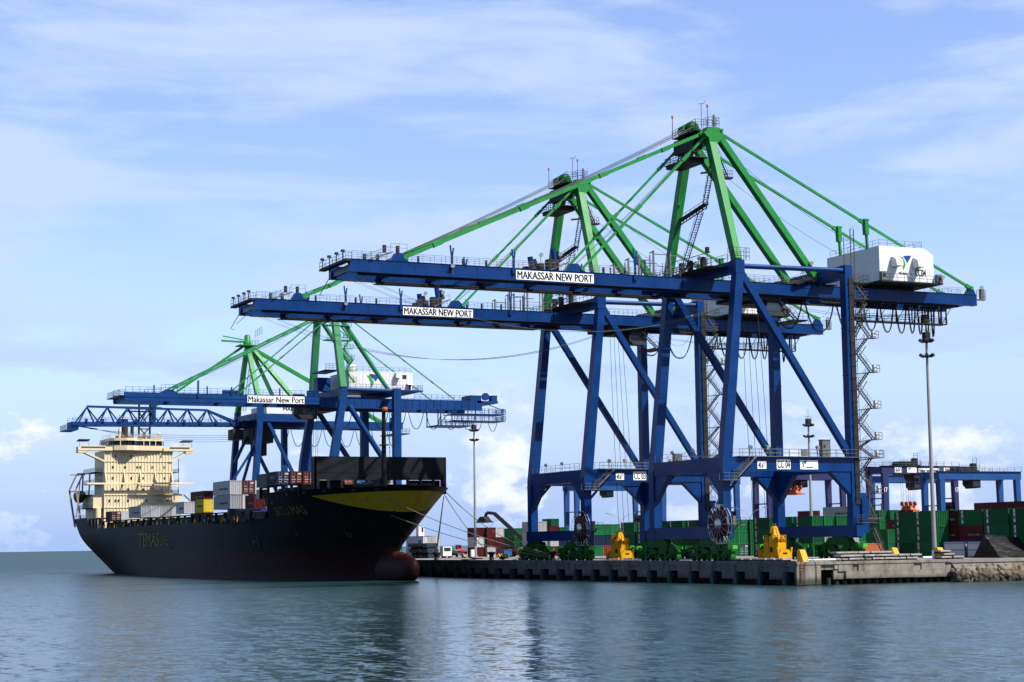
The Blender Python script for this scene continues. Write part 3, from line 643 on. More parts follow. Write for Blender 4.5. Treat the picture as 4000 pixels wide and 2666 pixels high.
    for p in ((-6.2, 0.3, 49.9), (-8.0, 22.2, 49.0), (-8.0, 24.0, 50.6), (-8.4, 61.2, 48.2), (-4.3, 41.6, 49.0), (-4.3, 49.2, 48.9), (-8.2, -43.3, 46.6), (-9.0, -24.0, 49.6), (-8.4, -27.8, 49.2)): floodlight(p, c, (0.9, -0.2, -0.3), 0.75)
    mb = MB(); mb.box((-9.4, 60.24, 45.9), (-8.7, 62.4, 46.1)); mb.rail([(-8.7, 60.3, 46.1), (-8.7, 62.4, 46.1)], 1.6, 1.0, 0.05, 2); mb.box((-9.3, 61.4, 46.1), (-8.7, 62.2, 48.0)); mb.build('tail_platform', GALV, c)
    # signs
    mb = MB(); mb.box((-8.57, -32.15, 45.02), (-8.49, -18.2, 46.52)); sg = mb.build('name_board', SIGNW, c)
    text('MAKASSAR NEW PORT', (-8.48, -31.95, 45.17), (13.5, 1.2), '+x', sg)
    mb = MB(); mb.box((-0.06, 10.35, 14.75), (0.03, 13.05, 16.35)); sg = mb.build('number_board', SIGNW, c); text(cno[:2] + ' ' + cno[2:], (0.04, 10.5, 14.95), (2.4, 1.2), '+x', sg)
    mb = MB(); mb.box((-0.06, 6.65, 14.8), (0.03, 8.35, 16.05)); sg = mb.build('load_board', SIGNW, c); text('40.6', (0.04, 6.78, 14.98), (0.98, 0.85), '+x', sg); text('LT', (0.04, 7.82, 15.5), (0.42, 0.32), '+x', sg)
    if cno == 'CC04':
        mb = MB(); mb.box((-0.06, 14.95, 14.75), (0.03, 18.45, 16.25)); sg = mb.build('company_board', SIGNW, c); logo((0.035, 15.15, 14.98), 1.15, sg); text('PELINDO 4', (0.04, 16.2, 14.95), (1.5, 0.22), '+x', sg)
    # cable reel
    cx, cy, cz = 0.9, -1.35, 5.9
    mb = MB(); mb.cur = 0
    for k in range(14):
        t = math.pi * 2 * k / 14
        a = Vector((cx + 0.5 * math.cos(t), cy, cz + 0.5 * math.sin(t))); b = Vector((cx + 3.15 * math.cos(t), cy, cz + 3.15 * math.sin(t)))
        for y in (-0.28, 0.28): mb.bar(a + Vector((0, y, 0)), b + Vector((0, y, 0)), 0.035, 0.04, (0, 1, 0))
        t2 = t + math.pi * 2 / 14
        for y in (-0.28, 0.28): mb.bar(b + Vector((0, y, 0)), (cx + 3.15 * math.cos(t2), cy + y, cz + 3.15 * math.sin(t2)), 0.045, 0.045, (0, 1, 0))
        mb.bar(b + Vector((0, -0.28, 0)), b + Vector((0, 0.28, 0)), 0.05, 0.05)
    for t0 in (0.0, 0.449): 
        for k in range(3):
            t = t0 + k * 0.449
            mb.add([(cx + r * math.cos(q), cy - 0.30, cz + r * math.sin(q)) for r in (2.7, 3.2) for q in (t, t + 0.4)], [(0, 1, 3, 2)])
    mb.lathe([(0.1, -0.75), (0.5, -0.75), (0.95, -0.45), (0.95, -0.3)], (cx, cy, cz), 12, 'y')
    mb.bar((cx, cy, cz), (cx - 0.9, 0.1, cz), 0.5, 0.5)
    reel = mb.build('cable_reel', CHROME, c)
    MB().lathe([(0.95, -0.22), (2.35, -0.22), (2.35, 0.22), (0.95, 0.22)], (cx, cy, cz), 28, 'y').build('wound_cable', CABLE, reel)
    mb = MB(); mb.box((0.6, 0.2, 5.7), (4.6, 1.2, 5.8)); mb.rail([(0.8, 0.2, 5.8), (4.6, 0.2, 5.8), (4.6, 1.2, 5.8)], 1.1, 1.2, 0.04); mb.box((1.0, 0.5, 5.8), (1.9, 1.1, 7.2)); mb.bar((3.2, .6, 5.7), (0.8, .6, 4.2), .2, .2); mb.build('reel_platform', GALV, c)
    # bogies
    fm, wm, bm_ = bogie_meshes()
    for v in (0.72, G + 0.75):
        for x in (-4.9, -21.7):
            b = link('bogie_assembly', fm, c, (x, v, 0.06))
            for sx in (-1, 1):
                for q in (-1, 1):
                    for e in (-0.72, 0.72): link('wheel', wm, b, (3.35 * sx + 1.62 * q + e, 0, 0))
                link('bumper_box', bm_, b, (6.9 * sx, -0.3, 1.95))
    mb = MB()
    for v in (0.72, G + 0.75):
        for x in (-4.9, -21.7): mb.nx().box((x - 1.6, v - 0.55, 3.3), (x + 1.6, v + 0.55, 3.72))
    mb.build('pivot_bracket', BOGIE, c)
    return c
D = 3.407
Y0 = 3.24
XA, XB = -24.72, -72.21
cr4 = build_crane('CC04')
cr4['label'] = 'nearest and largest blue crane with a green mast, its boom in front of all others'
cr3 = build_crane('CC03')
cr3['label'] = 'second nearest blue crane with a green mast, overlapped by the nearest one'
# ---------------------------------------------------------------- older crane with lower-case name board
def build_old():
    X0 = -206.16
    c = thing('container_crane', 'older container crane with white name board Makassar New Port, working above the ship', 'crane', (X0, Y0, D), 0, 'ship to shore container cranes')
    LS = 16.5
    for x0, x1 in ((-1.7, 0), (-24.6, -22.9)):
        MB().prism([(-1.6, 0.2), (0.5, 0.2), (0.4, 12), (1.55, 25.7), (4.1, 43.1), (2.45, 43.1), (-0.5, 25.7), (-1.6, 13)], 'x', x0, x1).build('leg', BLUE2, c)
        MB().prism([(LS, 0.2), (LS + 1.95, 0.2), (LS + 1.95, 43.2), (LS, 43.2)], 'x', x0, x1).build('leg', BLUE2, c)
        xm = (x0 + x1) / 2
        MB().tube((xm + .3, 4.4, 38.6), (xm + .3, LS + 0.3, 20.6), 0.72, 12).build('diagonal_brace', BLUE2, c)
        MB().tube((xm, 3.6, 42.7), (xm, LS + 0.2, 42.6), 0.5, 12).build('tie_tube', BLUE2, c)
        mb = MB(); mb.box((x0 + 0.2, 0.3, 12.5), (x1 - 0.2, LS, 15.0)); mb.build('portal_beam', BLUE2, c)
    for v in (0.0, LS):
        mb = MB(); mb.box((-24.0, v + 0.2, 3.0), (-0.6, v + 1.5, 5.0)); mb.box((-22.9, v + .3, 12.6), (-1.7, v + 1.4, 15.0)); mb.build('sill_beam', BLUE2, c)
        for x in (-3, -21): MB().prism([(x - 5, 0.1), (x + 5, 0.1), (x + 4, 2.2), (x + 1, 3.0), (x - 1, 3.0), (x - 4, 2.2)], 'y', v + 0.3, v + 1.3).build('bogie_assembly', BOGIE, c)
    mb = MB(); mb.box((-22.9, 2.7, 41.3), (-1.7, 4.0, 43.1)); mb.build('top_beam', BLUE2, c)
    mb = MB(); mb.box((-22.9, LS + .2, 41.4), (-1.7, LS + 1.6, 43.2)); mb.build('top_beam', BLUE2, c)
    for x1 in (-6.0, -17.2):
        mb = MB(); mb.prism([(-51.1, 39.3), (-51.1, 41.2), (-42.3, 41.2), (-40.9, 42.0), (-39.3, 42.0), (-38.2, 41.2), (-1.2, 41.2), (-1.2, 39.3)], 'x', x1 - 1.1, x1)
        mb.box((x1 - 1.2, -51, 39.1), (x1 + .1, -1.2, 39.29)); mb.box((x1, -51, 40.0), (x1 + 0.08, -1.3, 40.2)); mb.build('boom_girder', BLUE2, c)
        mb = MB(); mb.box((x1 - 1.1, -1.1, 38.6), (x1, 43.9, 41.0)); mb.box((x1 - 1.2, -1.1, 38.4), (x1 + .1, 43.8, 38.59))
        for k in range(22): mb.box((x1, k * 2.0, 38.62), (x1 + .08, k * 2.0 + 0.12, 40.98))
        mb.build('back_girder', BLUE2, c)
    mb = MB()
    for v in (-50.5, -38, -25, -12, -2, 6, 14, 22, 31, 39, 43.4): mb.nx().box((-17.2, v - .3, 39.4), (-7.1, v + .3, 40.4))
    mb.build('cross_beam', BLUE2, c)
    mb = MB()
    for x in (-5.8, -18.4): mb.nx().rail([(x, -51, 41.25), (x, -42.3, 41.25)], 1.2, 1.6, 0.05); mb.rail([(x, -42.2, 41.7), (x, -38.3, 41.9)], 1.4, 0.9, 0.05); mb.rail([(x, -38.2, 41.25), (x, -1.3, 41.25)], 1.2, 1.7, 0.05); mb.rail([(x, 24.5, 41.05), (x, 43.8, 41.05)], 1.2, 1.6, 0.05)
    mb.box((-18.6, -52.6, 40.2), (-5.6, -51.1, 40.4)); mb.rail([(-5.7, -51.1, 40.4), (-5.7, -52.5, 40.4), (-18.5, -52.5, 40.4)], 1.3, 1.2, 0.05, 2)
    for v in (-44, -30.7, -24.5, -22, -12): mb.bar((-5.9, v, 41.2), (-5.9, v, 43.0), 0.3, 0.3)
    mb.bar((-5.9, -33, 40.2), (-5.9, -33, 44.4), 0.4, 0.4)
    for x in (-6.5, -17.6): mb.box((x - .5, -26.6, 41.2), (x + .5, -22.8, 42.2)); mb.box((x - .6, -4.5, 41.2), (x + .6, -1.5, 42.6))
    mb.build('guard_rail', BLUE2, c)
    for x0, x1 in ((-0.85, -5.6), (-23.75, -18.6)):
        mb = MB(); mb.bar((x0, 2.95, 43.1), (x1, 2.5, 62.0), 1.7, 1.65, (0, 1, 0), 1.5, 1.6); mb.build('mast_leg', GREEN2, c)
        mb = MB(); mb.tube((x1, 3.6, 62.2), (x1 - .3, 17.4, 43.0), 0.62, 12); mb.build('back_leg', GREEN2, c)
        mb = MB(); mb.box((x1 - 0.9, 1.4, 61.5), (x1 + 0.9, 4.4, 63.4)); mb.build('mast_head', GREEN2, c)
        for a, b, r in (((x1, 1.6, 62.8), (x1 - .4, -39.4, 42.0), 0.34), ((x1, 2.0, 62.2), (x1 - .2, -22.4, 41.6), 0.22), ((x1, 4.2, 62.9), (x1 - .3, 35.9, 41.2), 0.2)):
            mb = MB(); mb.bar(a, b, r, r * 1.4)
            for t in (0.3, 0.55, .8): p = Vector(a).lerp(Vector(b), t); d = (Vector(b) - Vector(a)).normalized(); mb.bar(p - d * .5, p + d * .5, r * 1.6, r * 1.8)
            mb.build('forestay' if b[1] < 0 else 'backstay', GREEN2, c)
    mb = MB(); mb.box((-18.6, 1.8, 61.0), (-5.6, 3.4, 62.6)); mb.build('mast_cross_beam', GREEN2, c)
    mb = MB()
    for k in range(6):
        z = 44.5 + k * 2.9; x = -1.4 - k * 0.72
        mb.box((x - .4, 4.0, z), (x + .8, 6.6, z + .12)); mb.rail([(x + .8, 4.1, z + .1), (x + .8, 6.6, z + .1)], 1.2, 0.8, 0.05, 2); mb.stair((x, 4.2 if k % 2 else 6.3, z), (x - .6, 6.3 if k % 2 else 4.2, z + 2.9), 0.8, (1, 0, 0), 8)
    mb.box((-6.4, -0.4, 55.4), (-3.4, 7.0, 55.6)); mb.rail([(-3.4, -.3, 55.6), (-3.4, 7.0, 55.6)], 1.2, .9, 0.05, 2); mb.box((-6.4, 0, 59.2), (-4, 6.0, 59.4))
    mb.build('mast_stairs', GREEN2, c)
    mb = MB()   # ribbed machinery house between the legs
    mb.box((-19.5, 6.4, 43.3), (-5.6, 23.9, 47.8)); n = 44
    for k in range(n): v = 6.5 + 17.3 * k / n; mb.box((-5.6, v, 43.3), (-5.55, v + 0.18, 47.8))
    for k in range(24): x = -19.4 + 13.6 * k / 24; mb.box((x, 6.35, 43.3), (x + .25, 6.4, 47.8))
    hs = mb.build('machinery_house', WHITE, c)
    mb = MB()
    for v in (12.0, 21.1): mb.nx().box((-5.58, v, 46.2), (-5.5, v + 1.1, 47.2))
    mb.nx().box((-5.58, 22.9, 43.4), (-5.5, 23.4, 45.2)); mb.build('opening', DARK, hs)
    mb = MB(); mb.box((-5.55, 18.9, 46.3), (-4.3, 20.2, 47.6)); mb.prism([(-5.5, 44.9), (-4.4, 44.6), (-5.5, 45.1)], 'y', 22.2, 23.8); mb.lathe([(1.2, 0), (1.2, 1.6), (0.9, 1.8)], (-7, 7.6, 47.8), 12); mb.build('vent_hood', WHITE, hs)
    logo((-5.5, 11.3, 43.5), 3.6, hs)
    mb = MB(); mb.rail([(-5.8, 7, 47.8), (-5.8, 23.6, 47.8)], 1.2, 1.6, 0.05); mb.build('roof_rail', GALV, hs)
    mb = MB(); mb.box((-20.5, 3.5, 42.9), (-4.6, 26.5, 43.25)); mb.rail([(-4.7, 5, 43.25), (-4.7, 26.4, 43.25), (-14, 26.4, 43.25)], 1.2, 1.4, 0.05); mb.box((-18, 0.5, 48.0), (-7, 4.5, 48.2)); mb.rail([(-7, 0.6, 48.2), (-7, 6.4, 48.2)], 1.5, 1, 0.05, 2); mb.box((-17.4, 1, 43.3), (-14.4, 4.6, 46.8)); mb.build('service_platform', BLUE2, c)
    mb = MB(); mb.box((-5.98, -20.4, 39.15), (-5.86, -5.5, 40.98)); sg = mb.build('name_board', SIGNW, c); text('Makassar New Port', (-5.84, -20.2, 39.35), (14.5, 1.45), '+x', sg)
    mb = MB()   # rear machinery and maintenance basket
    mb.box((-17, 42.5, 40.4), (-6, 48.6, 41.0)); mb.box((-14, 41.5, 41.0), (-8, 44.6, 42.6)); mb.lathe([(1.0, -.4), (1.0, .4)], (-8, 45.8, 42.3), 14, 'x'); mb.box((-9, 47.2, 41.0), (-7, 48.8, 42.6))
    mb.box((-14, 31.2, 34.2), (-6.4, 41, 34.5)); mb.rail([(-6.4, 31.3, 34.5), (-6.4, 41, 34.5), (-14, 41, 34.5)], 1.3, 1.2, 0.07, 2)
    for v in (31.4, 35.4): mb.bar((-6.5, v, 34.3), (-6.5, v, 38.6), 0.25, 0.25); mb.bar((-13.9, v, 34.3), (-13.9, v, 38.6), 0.25, 0.25)
    mb.bar((-6.5, 31.4, 34.4), (-6.5, 35.4, 38.5), .15, .15)
    for z in (35.6, 37.4): mb.box((-13, 36, z), (-6.2, 50.8, z + .2)); mb.rail([(-6.2, 36, z + .2), (-6.2, 50.8, z + .2), (-13, 50.8, z + .2)], 1.3, 1.2, 0.07, 2)
    for v in range(38, 51, 2): mb.bar((-6.3, v, 35.6), (-6.3, v, 39), 0.14, 0.14)
    mb.bar((-6.3, 44, 40.6), (-6.3, 50.8, 38.4), .2, .2)
    mb.build('rear_platform', BLUE2, c)
    mb = MB()
    for a, b in zip(range(5, 41, 5), range(10, 46, 5)): mb.nx().path([(-12, a + .3 + 4.4 * t / 12, 38.3 - 4.6 * (1 - abs(t / 6 - 1) ** 2.3)) for t in range(13)], 0.10, 5)
    for a in (42, 46.5): mb.nx().path([(-8, a + 2.6 * t / 10, 35.5 - 2.4 * (1 - abs(t / 5 - 1) ** 2.3)) for t in range(11)], 0.08, 5)
    mb.build('festoon_cable', BLACK, c)
    mb = MB(); mb.box((-17, -3.5, 37.6), (-7, 3.5, 38.5)); mb.build('trolley', DARK, c)
    mb = MB(); mb.prism([(-6.5, 38.6), (-1.5, 38.6), (-1.5, 35.6), (-5.6, 35.6), (-6.8, 36.8)], 'x', -11, -7.5); cb = mb.build('operator_cab', DARK, c)
    MB().prism([(-6.3, 38.2), (-2, 38.2), (-2, 36.4), (-6.3, 37)], 'x', -7.5, -7.45).build('cab_window', GLASS, cb)
    mb = MB()
    for x in (-15, -13, -11, -9.5): mb.nx().path([(x, -0.5, 37.6), (x + .1, -1, 14)], 0.05, 4)
    mb.build('hoist_rope', WIRE, c)
    mb = MB()
    for x in (-7.5, -16): mb.nx().path(sag((x, 1.6, 63.2), (x, -38.8, 42.6), 1.2, 10), 0.06, 4)
    mb.build('boom_hoist_rope', WIRE, c)
    return c
build_old()

# ---------------------------------------------------------------- lattice-boom crane at the far berth
def build_lattice():
    X0 = -269.95
    c = thing('container_crane', 'farthest crane with a blue lattice truss boom reaching over the ship bridge', 'crane', (X0, Y0, D), 0, 'ship to shore container cranes')
    LS = 15.4
    for x0, x1 in ((-1.6, 0), (-23.2, -21.6)):
        MB().prism([(-1.5, 0.2), (0.3, 0.2), (0.5, 12), (2.6, 42.9), (1.0, 42.9), (-1.2, 12)], 'x', x0, x1).build('leg', BLUE2, c)
        MB().prism([(LS, 0.2), (LS + 1.7, 0.2), (LS + 1.4, 41), (LS - 0.2, 41)], 'x', x0, x1).build('leg', BLUE2, c)
        xm = (x0 + x1) / 2
        mb = MB(); mb.bar((xm, 3.0, 40.5), (xm, LS + .5, 15.5), 0.9, 0.9, (1, 0, 0)); mb.build('diagonal_brace', BLUE2, c)
        mb = MB(); mb.box((x0 + .2, .5, 12.4), (x1 - .2, LS + .3, 14.4)); mb.build('portal_beam', BLUE2, c)
        mb = MB(); mb.box((x0 + .1, 1.0, 38.8), (x1 - .1, LS + .2, 41.0)); mb.build('upper_beam', BLUE2, c)
    for v in (-0.4, LS):
        mb = MB(); mb.box((-22.5, v, 3.0), (-.6, v + 1.4, 4.9)); mb.box((-21.6, v + .6, 12.6), (-1.6, v + 1.6, 14.4)); mb.build('sill_beam', BLUE2, c)
        for x in (-3, -20): MB().prism([(x - 4, 0.1), (x + 4, 0.1), (x + 1, 3.0), (x - 1, 3.0)], 'y', v + .2, v + 1.2).build('bogie_assembly', BOGIE, c)
    mb = MB(); mb.box((-21.6, 1.2, 39.5), (-1.6, 2.5, 41.4)); mb.box((-21.6, LS, 39.2), (-1.6, LS + 1.2, 40.9)); mb.build('top_beam', BLUE2, c)
    mb = MB(); mb.bar((-10.8, -2.6, 27.5), (-10.8, 1.0, 35), 0.8, 0.8); mb.bar((-2, -6.5, 21), (-2, 1.5, 33.5), .6, .6); mb.bar((-21.6, 0.5, 13.5), (-1.6, 1.2, 36), .7, .7); mb.build('cross_brace', BLUE2, c)
    xb = (-9.0, -14.6); xt = -11.8
    mb = MB()
    for x in xb: mb.bar((x, -49.4, 37.9), (x, -1.0, 38.5), 0.75, 1.0)
    mb.bar((xt, -44.8, 42.9), (xt, -10.6, 42.5), 0.6, 0.6); mb.bar((xt, -10.6, 42.5), (xt + 1.4, -2.5, 39.2), .6, .6); mb.bar((xt, -10.6, 42.5), (xt - 1.4, -2.5, 39.2), .6, .6)
    n = 7; v0, v1 = -44.8, -10.6; sp = (v1 - v0) / (n - 1)
    for k in range(n):
        v = v0 + sp * k
        for x in xb:
            mb.bar((xt, v, 42.7), (x, v - sp / 2, 38.2), 0.3, 0.3); mb.bar((xt, v, 42.7), (x, v + sp / 2, 38.2), 0.3, 0.3)
    for k in range(14): v = -49 + 3.6 * k; mb.bar((xb[0], v, 38.0), (xb[1], v, 38.0), 0.25, 0.25)
    mb.build('lattice_boom', BLUE2, c)
    mb = MB()
    for x in (-8.6, -15.0): mb.rail([(x, -49.4, 38.45), (x, -2, 38.95)], 1.2, 1.8, 0.05)
    for k in range(10): mb.box((-8.9, -46 + 4.6 * k, 38.4), (-8.3, -45.3 + 4.6 * k, 39.3))
    mb.build('guard_rail', BLUE2, c)
    mb = MB(); mb.box((-15.5, -51.4, 35.9), (-8, -48.4, 36.2)); mb.rail([(-8, -48.4, 36.2), (-8, -51.3, 36.2), (-15.5, -51.3, 36.2)], 1.3, 1, .06, 2); mb.box((-14, -49.8, 36.2), (-9, -47.6, 38.4)); mb.bar((-11, -48, 37.4), (-11, -42, 36.6), .3, .3); mb.box((-13, -26.5, 38.6), (-10.8, -25.6, 43.9)); mb.build('tip_platform', BLUE2, c)
    ap = (-11.4, 1.2, 61.5)
    for x, v, ww in ((-0.9, 1.8, 1.5), (-22.3, 1.8, 1.5)): 
        mb = MB(); mb.bar((x, v, 42.8), ap, ww, 1.4, (0, 1, 0), 1.1, 1.2); mb.build('mast_leg', GREEN, c)
    for x in (-0.9, -22.3): 
        mb = MB(); mb.bar((x, LS + .4, 41), (ap[0], ap[1] + .6, ap[2]), 1.2, 1.2, (0, 1, 0), 1.0, 1.0); mb.build('back_leg', GREEN, c)
    mb = MB(); mb.bar((-10.6, 2, 61), (-10.4, 43, 39.6), .5, .75); mb.build('backstay', GREEN, c)
    mb = MB(); mb.bar((-12.2, 2, 61), (-12.4, 43, 39.6), .5, .75); mb.build('backstay', GREEN, c)
    for x in (-10.9, -12.1): mb = MB(); mb.bar((x, 0.4, 61.4), (xt, -26, 43.0), .4, .6); mb.build('forestay', GREEN, c)
    mb = MB(); mb.lathe([(0.4, 60.6), (1.2, 61.2), (1.2, 62.6), (0.9, 62.8), (0.9, 64.2), (0.5, 64.6)], (ap[0], ap[1], 0), 12); mb.box((-14, -1.6, 61.2), (-9, 3.6, 61.5)); mb.rail([(-9, -1.6, 61.5), (-9, 3.8, 61.5)], 1.3, .9, .06, 2)
    mb.bar((-11.4, 0, 62.4), (-11.4, -6.5, 62.6), .5, .5); mb.bar((-11.0, 0, 63.0), (-11, -6.2, 63.9), .3, .3); mb.rail([(-9.6, 3, 63.4), (-9.6, 5, 64.6)], 2.2, .9, .07, 2); mb.build('mast_head', GREEN, c)
    mb = MB(); mb.stair((-20.5, 3.2, 42.9), (-14, 3.2, 56), .8, (0, 1, 0), 24); mb.build('mast_stairs', GREEN, c)
    for x in (-6.4, -15.2):
        mb = MB(); mb.box((x - 1, -1.5, 37.6), (x, 47.5, 39.6)); mb.build('back_girder', BLUE2, c)
    mb = MB(); mb.box((-20, -2, 39.0), (-2.5, 14.5, 39.3)); mb.rail([(-2.5, -2, 39.3), (-2.5, 14.4, 39.3)], 1.3, 1.4, .06); mb.box((-17, 44.5, 36), (-5, 49, 36.3)); mb.rail([(-5, 44.5, 36.3), (-5, 49, 36.3)], 1.3, 1.2, .07, 2); mb.box((-8, 44, 37), (-5, 46, 41)); mb.build('service_platform', BLUE2, c)
    mb = MB(); mb.box((-18, 4.5, 39.3), (-3.5, 19.5, 43.6)); hs = mb.build('machinery_house', WHITE, c); text('MAKASSAR', (-3.48, 9.4, 42.2), (8, .9), '+x', hs)
    mb = MB(); mb.box((-16, 1, 33), (-5, 7, 37.4)); mb.box((-14, 3, 29.5), (-8, 6, 33)); mb.box((-13, -4, 34.0), (-8, -1, 37)); mb.build('trolley', DARK, c)
    mb = MB()
    for a in range(9, 47, 5): mb.nx().path([(-11, a + .3 + 4.4 * t / 12, 37.2 - 4.8 * (1 - abs(t / 6 - 1) ** 2.3)) for t in range(13)], 0.10, 5)
    mb.build('festoon_cable', BLACK, c)
    mb = MB()
    for k in range(4): mb.nx().path(sag((-13 + k, -44, 36.8), (-13 + k, 10, 36.2 - k * .3), 1.2 + .5 * k, 12), .05, 4)
    for k in range(4): mb.nx().path([(-13 + k, 4, 30), (-13 + k, 4, 13)], .06, 4)
    mb.build('trolley_rope', WIRE, c)
    return c
build_lattice()
# ---------------------------------------------------------------- container ship
YC, HB = -20.0, 16.0
XT = -327.0
ship = thing('container_ship', 'black container ship with yellow bow band and cream deckhouse, moored at the quay', 'ship', (-205, YC, 0))
SO = Vector((-205, YC, 0))
def sl(X, Y, Z): return (X + 205, Y - YC, Z)
def stem_x(z):
    pts = [(-4, -106), (0, -106.5), (4, -107), (6.3, -106.8), (8.5, -104.2), (11, -101.2), (14, -98.4), (16, -96.7), (17.9, -95.2), (20, -94)]
    for (a, xa), (b, xb) in zip(pts[:-1], pts[1:]):
        if z <= b: return xa + (xb - xa) * (z - a) / (b - a)
    return pts[-1][1]
def sst(x): x = max(0.0, min(1.0, x)); return x * x * (3 - 2 * x)
def aft_x(z):
    pts = [(-4, -284), (1, -300), (6.3, -308.5), (11.2, -319), (15.9, -327), (30, -330)]
    for (a, xa), (b, xb) in zip(pts[:-1], pts[1:]):
        if z <= b: return xa + (xb - xa) * (z - a) / (b - a)
    return XT
def tfrac(X, z): return (X - aft_x(z)) / (stem_x(z) - aft_x(z))
def half(t, z):
    # waterline shape
    a = sst(t / 0.30); wl = 9.5 + 6.5 * a
    if t > 0.56: q = (t - 0.56) / 0.44; wl = 16.0 * max(0.0, 1 - q ** 1.75)
    dk = 16.0 if t > 0.03 else 15.0 + t * 33
    if t > 0.845: q = (t - 0.845) / 0.155; dk = 16.0 * max(0.0, 1 - q ** 2.35) ** 0.72
    zz = max(0.0, min(1.0, (z + 1.0) / 18.9))
    e = 1.5 if t > 0.5 else 0.55
    g = zz ** e if t > 0.5 else sst((z + 1.0) / 12.0) ** 0.8
    return wl + (dk - wl) * g
def hull_pt(t, z, side):
    X = aft_x(z) + (stem_x(z) - aft_x(z)) * t
    return (X + 205, side * half(t, z), z)
ts = [0, 0.012, 0.025, 0.05, 0.08, 0.105, 0.14, 0.18, 0.23, 0.29, 0.35, 0.42, 0.5, 0.56, 0.6, 0.64, 0.68, 0.71, 0.735, 0.76, 0.785, 0.81, 0.83, 0.85, 0.87, 0.885, 0.9, 0.915, 0.93, 0.945, 0.957, 0.968, 0.978, 0.987, 0.994, 0.998, 1.0]
zs = [-3, -1, 0, 1, 2.2, 3.6, 5, 6.4, 7.8, 9.2, 10.6, 11.8, 12.7]
zf = [12.7, 13.8, 14.9, 16.0, 17.0, 17.9]
mb = MB()
def grid(tl, zl, side):
    vs = [hull_pt(t, z, side) for z in zl for t in tl]; n = len(tl)
    mb.add(vs, [(k * n + i, k * n + i + 1, (k + 1) * n + i + 1, (k + 1) * n + i) for k in range(len(zl) - 1) for i in range(n - 1)], True)
TF = 0.803
tfl = [TF] + [t for t in ts if t > TF + 0.004]
for sd in (1, -1):
    grid(ts, zs, sd); grid(tfl, zf, sd); grid([0, 0.012, 0.025, 0.05, 0.08, 0.095], [12.7, 14.3, 15.9], sd)
vs = [hull_pt(0, z, s) for z in zs + [15.9] for s in (-1, 1)]
mb.add(vs, [(2 * k, 2 * k + 1, 2 * k + 3, 2 * k + 2) for k in range(len(zs))])
def deckpoly(tl, z): return [hull_pt(t, z, 1) for t in tl] + [hull_pt(t, z, -1) for t in reversed(tl)]
dp = deckpoly(ts, 12.2); mb.add(dp, [tuple(range(len(dp)))])
dp = deckpoly(tfl, 16.9); mb.add(dp, [tuple(range(len(dp)))])
vs = [hull_pt(TF, 12.3, 1), hull_pt(TF, 12.3, -1), hull_pt(TF, 16.9, -1), hull_pt(TF, 16.9, 1)]; mb.add(vs, [(0, 1, 2, 3)])
# bulbous bow
def bulb():
    n, m_ = 14, 18; vs = []
    for k in range(m_ + 1):
        a = math.pi * 0.5 * k / m_
        x = -113 + 15.8 * math.sin(a) ** 0.9; r = math.cos(a) ** 0.62 if k < m_ else 0.0
        for i in range(n):
            q = 2 * math.pi * i / n; vs.append((x + 205, 2.3 * r * math.cos(q), 2.1 + 3.7 * r * math.sin(q)))
    mb.add(vs, [(k * n + i, k * n + (i + 1) % n, (k + 1) * n + (i + 1) % n, (k + 1) * n + i) for k in range(m_) for i in range(n)], True)
bulb()
# hull paint: red below the boot line, yellow band on the bow, weathered black elsewhere
hm = bpy.data.materials.new('hull_paint'); hm.use_nodes = True
t = NT(hm.node_tree)
ob = t.n('ShaderNodeTexCoord').outputs['Object']
sx, sy, sz = t.n('ShaderNodeSeparateXYZ', None, i0=ob).outputs
n1 = t.noise(ob, 0.3, 6, 0.6); n2 = t.noise(t.mapv(ob, (0.9, 0.9, 0.10)), 1.0, 7, 0.65); n3 = t.noise(ob, 1.2, 6, 0.65)
bk = t.n('ShaderNodeTexBrick', None, Vector=t.mapv(t.n('ShaderNodeCombineXYZ', None, i0=sx, i1=sz).outputs[0], (1, 1, 1)), Color1=(.78, .78, .78, 1), Color2=(1.25, 1.25, 1.25, 1), Mortar=(.45, .45, .45, 1), Scale=1.0, Mortar_Size=0.035, Brick_Width=7.0, Row_Height=2.2)
blk = t.mix(t.ramp(n1, 0.3, 0.7), (0.0016, 0.0030, 0.0042, 1), (0.0030, 0.0052, 0.0068, 1))
blk = t.mix(1.0, blk, bk.outputs[0], 'MULTIPLY')
red = t.mix(t.ramp(n3, 0.35, 0.7), (0.006, 0.0016, 0.002, 1), (0.015, 0.0033, 0.0035, 1))
red = t.mix(t.m('MULTIPLY', t.ramp(n2, 0.55, 0.75), 0.7), red, (0.020, 0.010, 0.007, 1))
blk = t.mix(t.m('MULTIPLY', t.ramp(n2, 0.56, 0.8), 0.35), blk, (0.018, 0.015, 0.013, 1))
bulbtop = t.m('MULTIPLY', t.ramp(sx, 94.0, 99.0), t.ramp(t.m('ADD', sz, t.m('MULTIPLY', n3, 3.0)), 5.6, 7.4))
red = t.mix(t.m('MULTIPLY', bulbtop, 0.75), red, (0.055, 0.015, 0.010, 1))
edge = t.m('ADD', sz, t.m('MULTIPLY', t.m('SUBTRACT', n3, 0.5), 0.35))
c = t.mix(t.ramp(edge, 6.30, 6.45), red, blk)
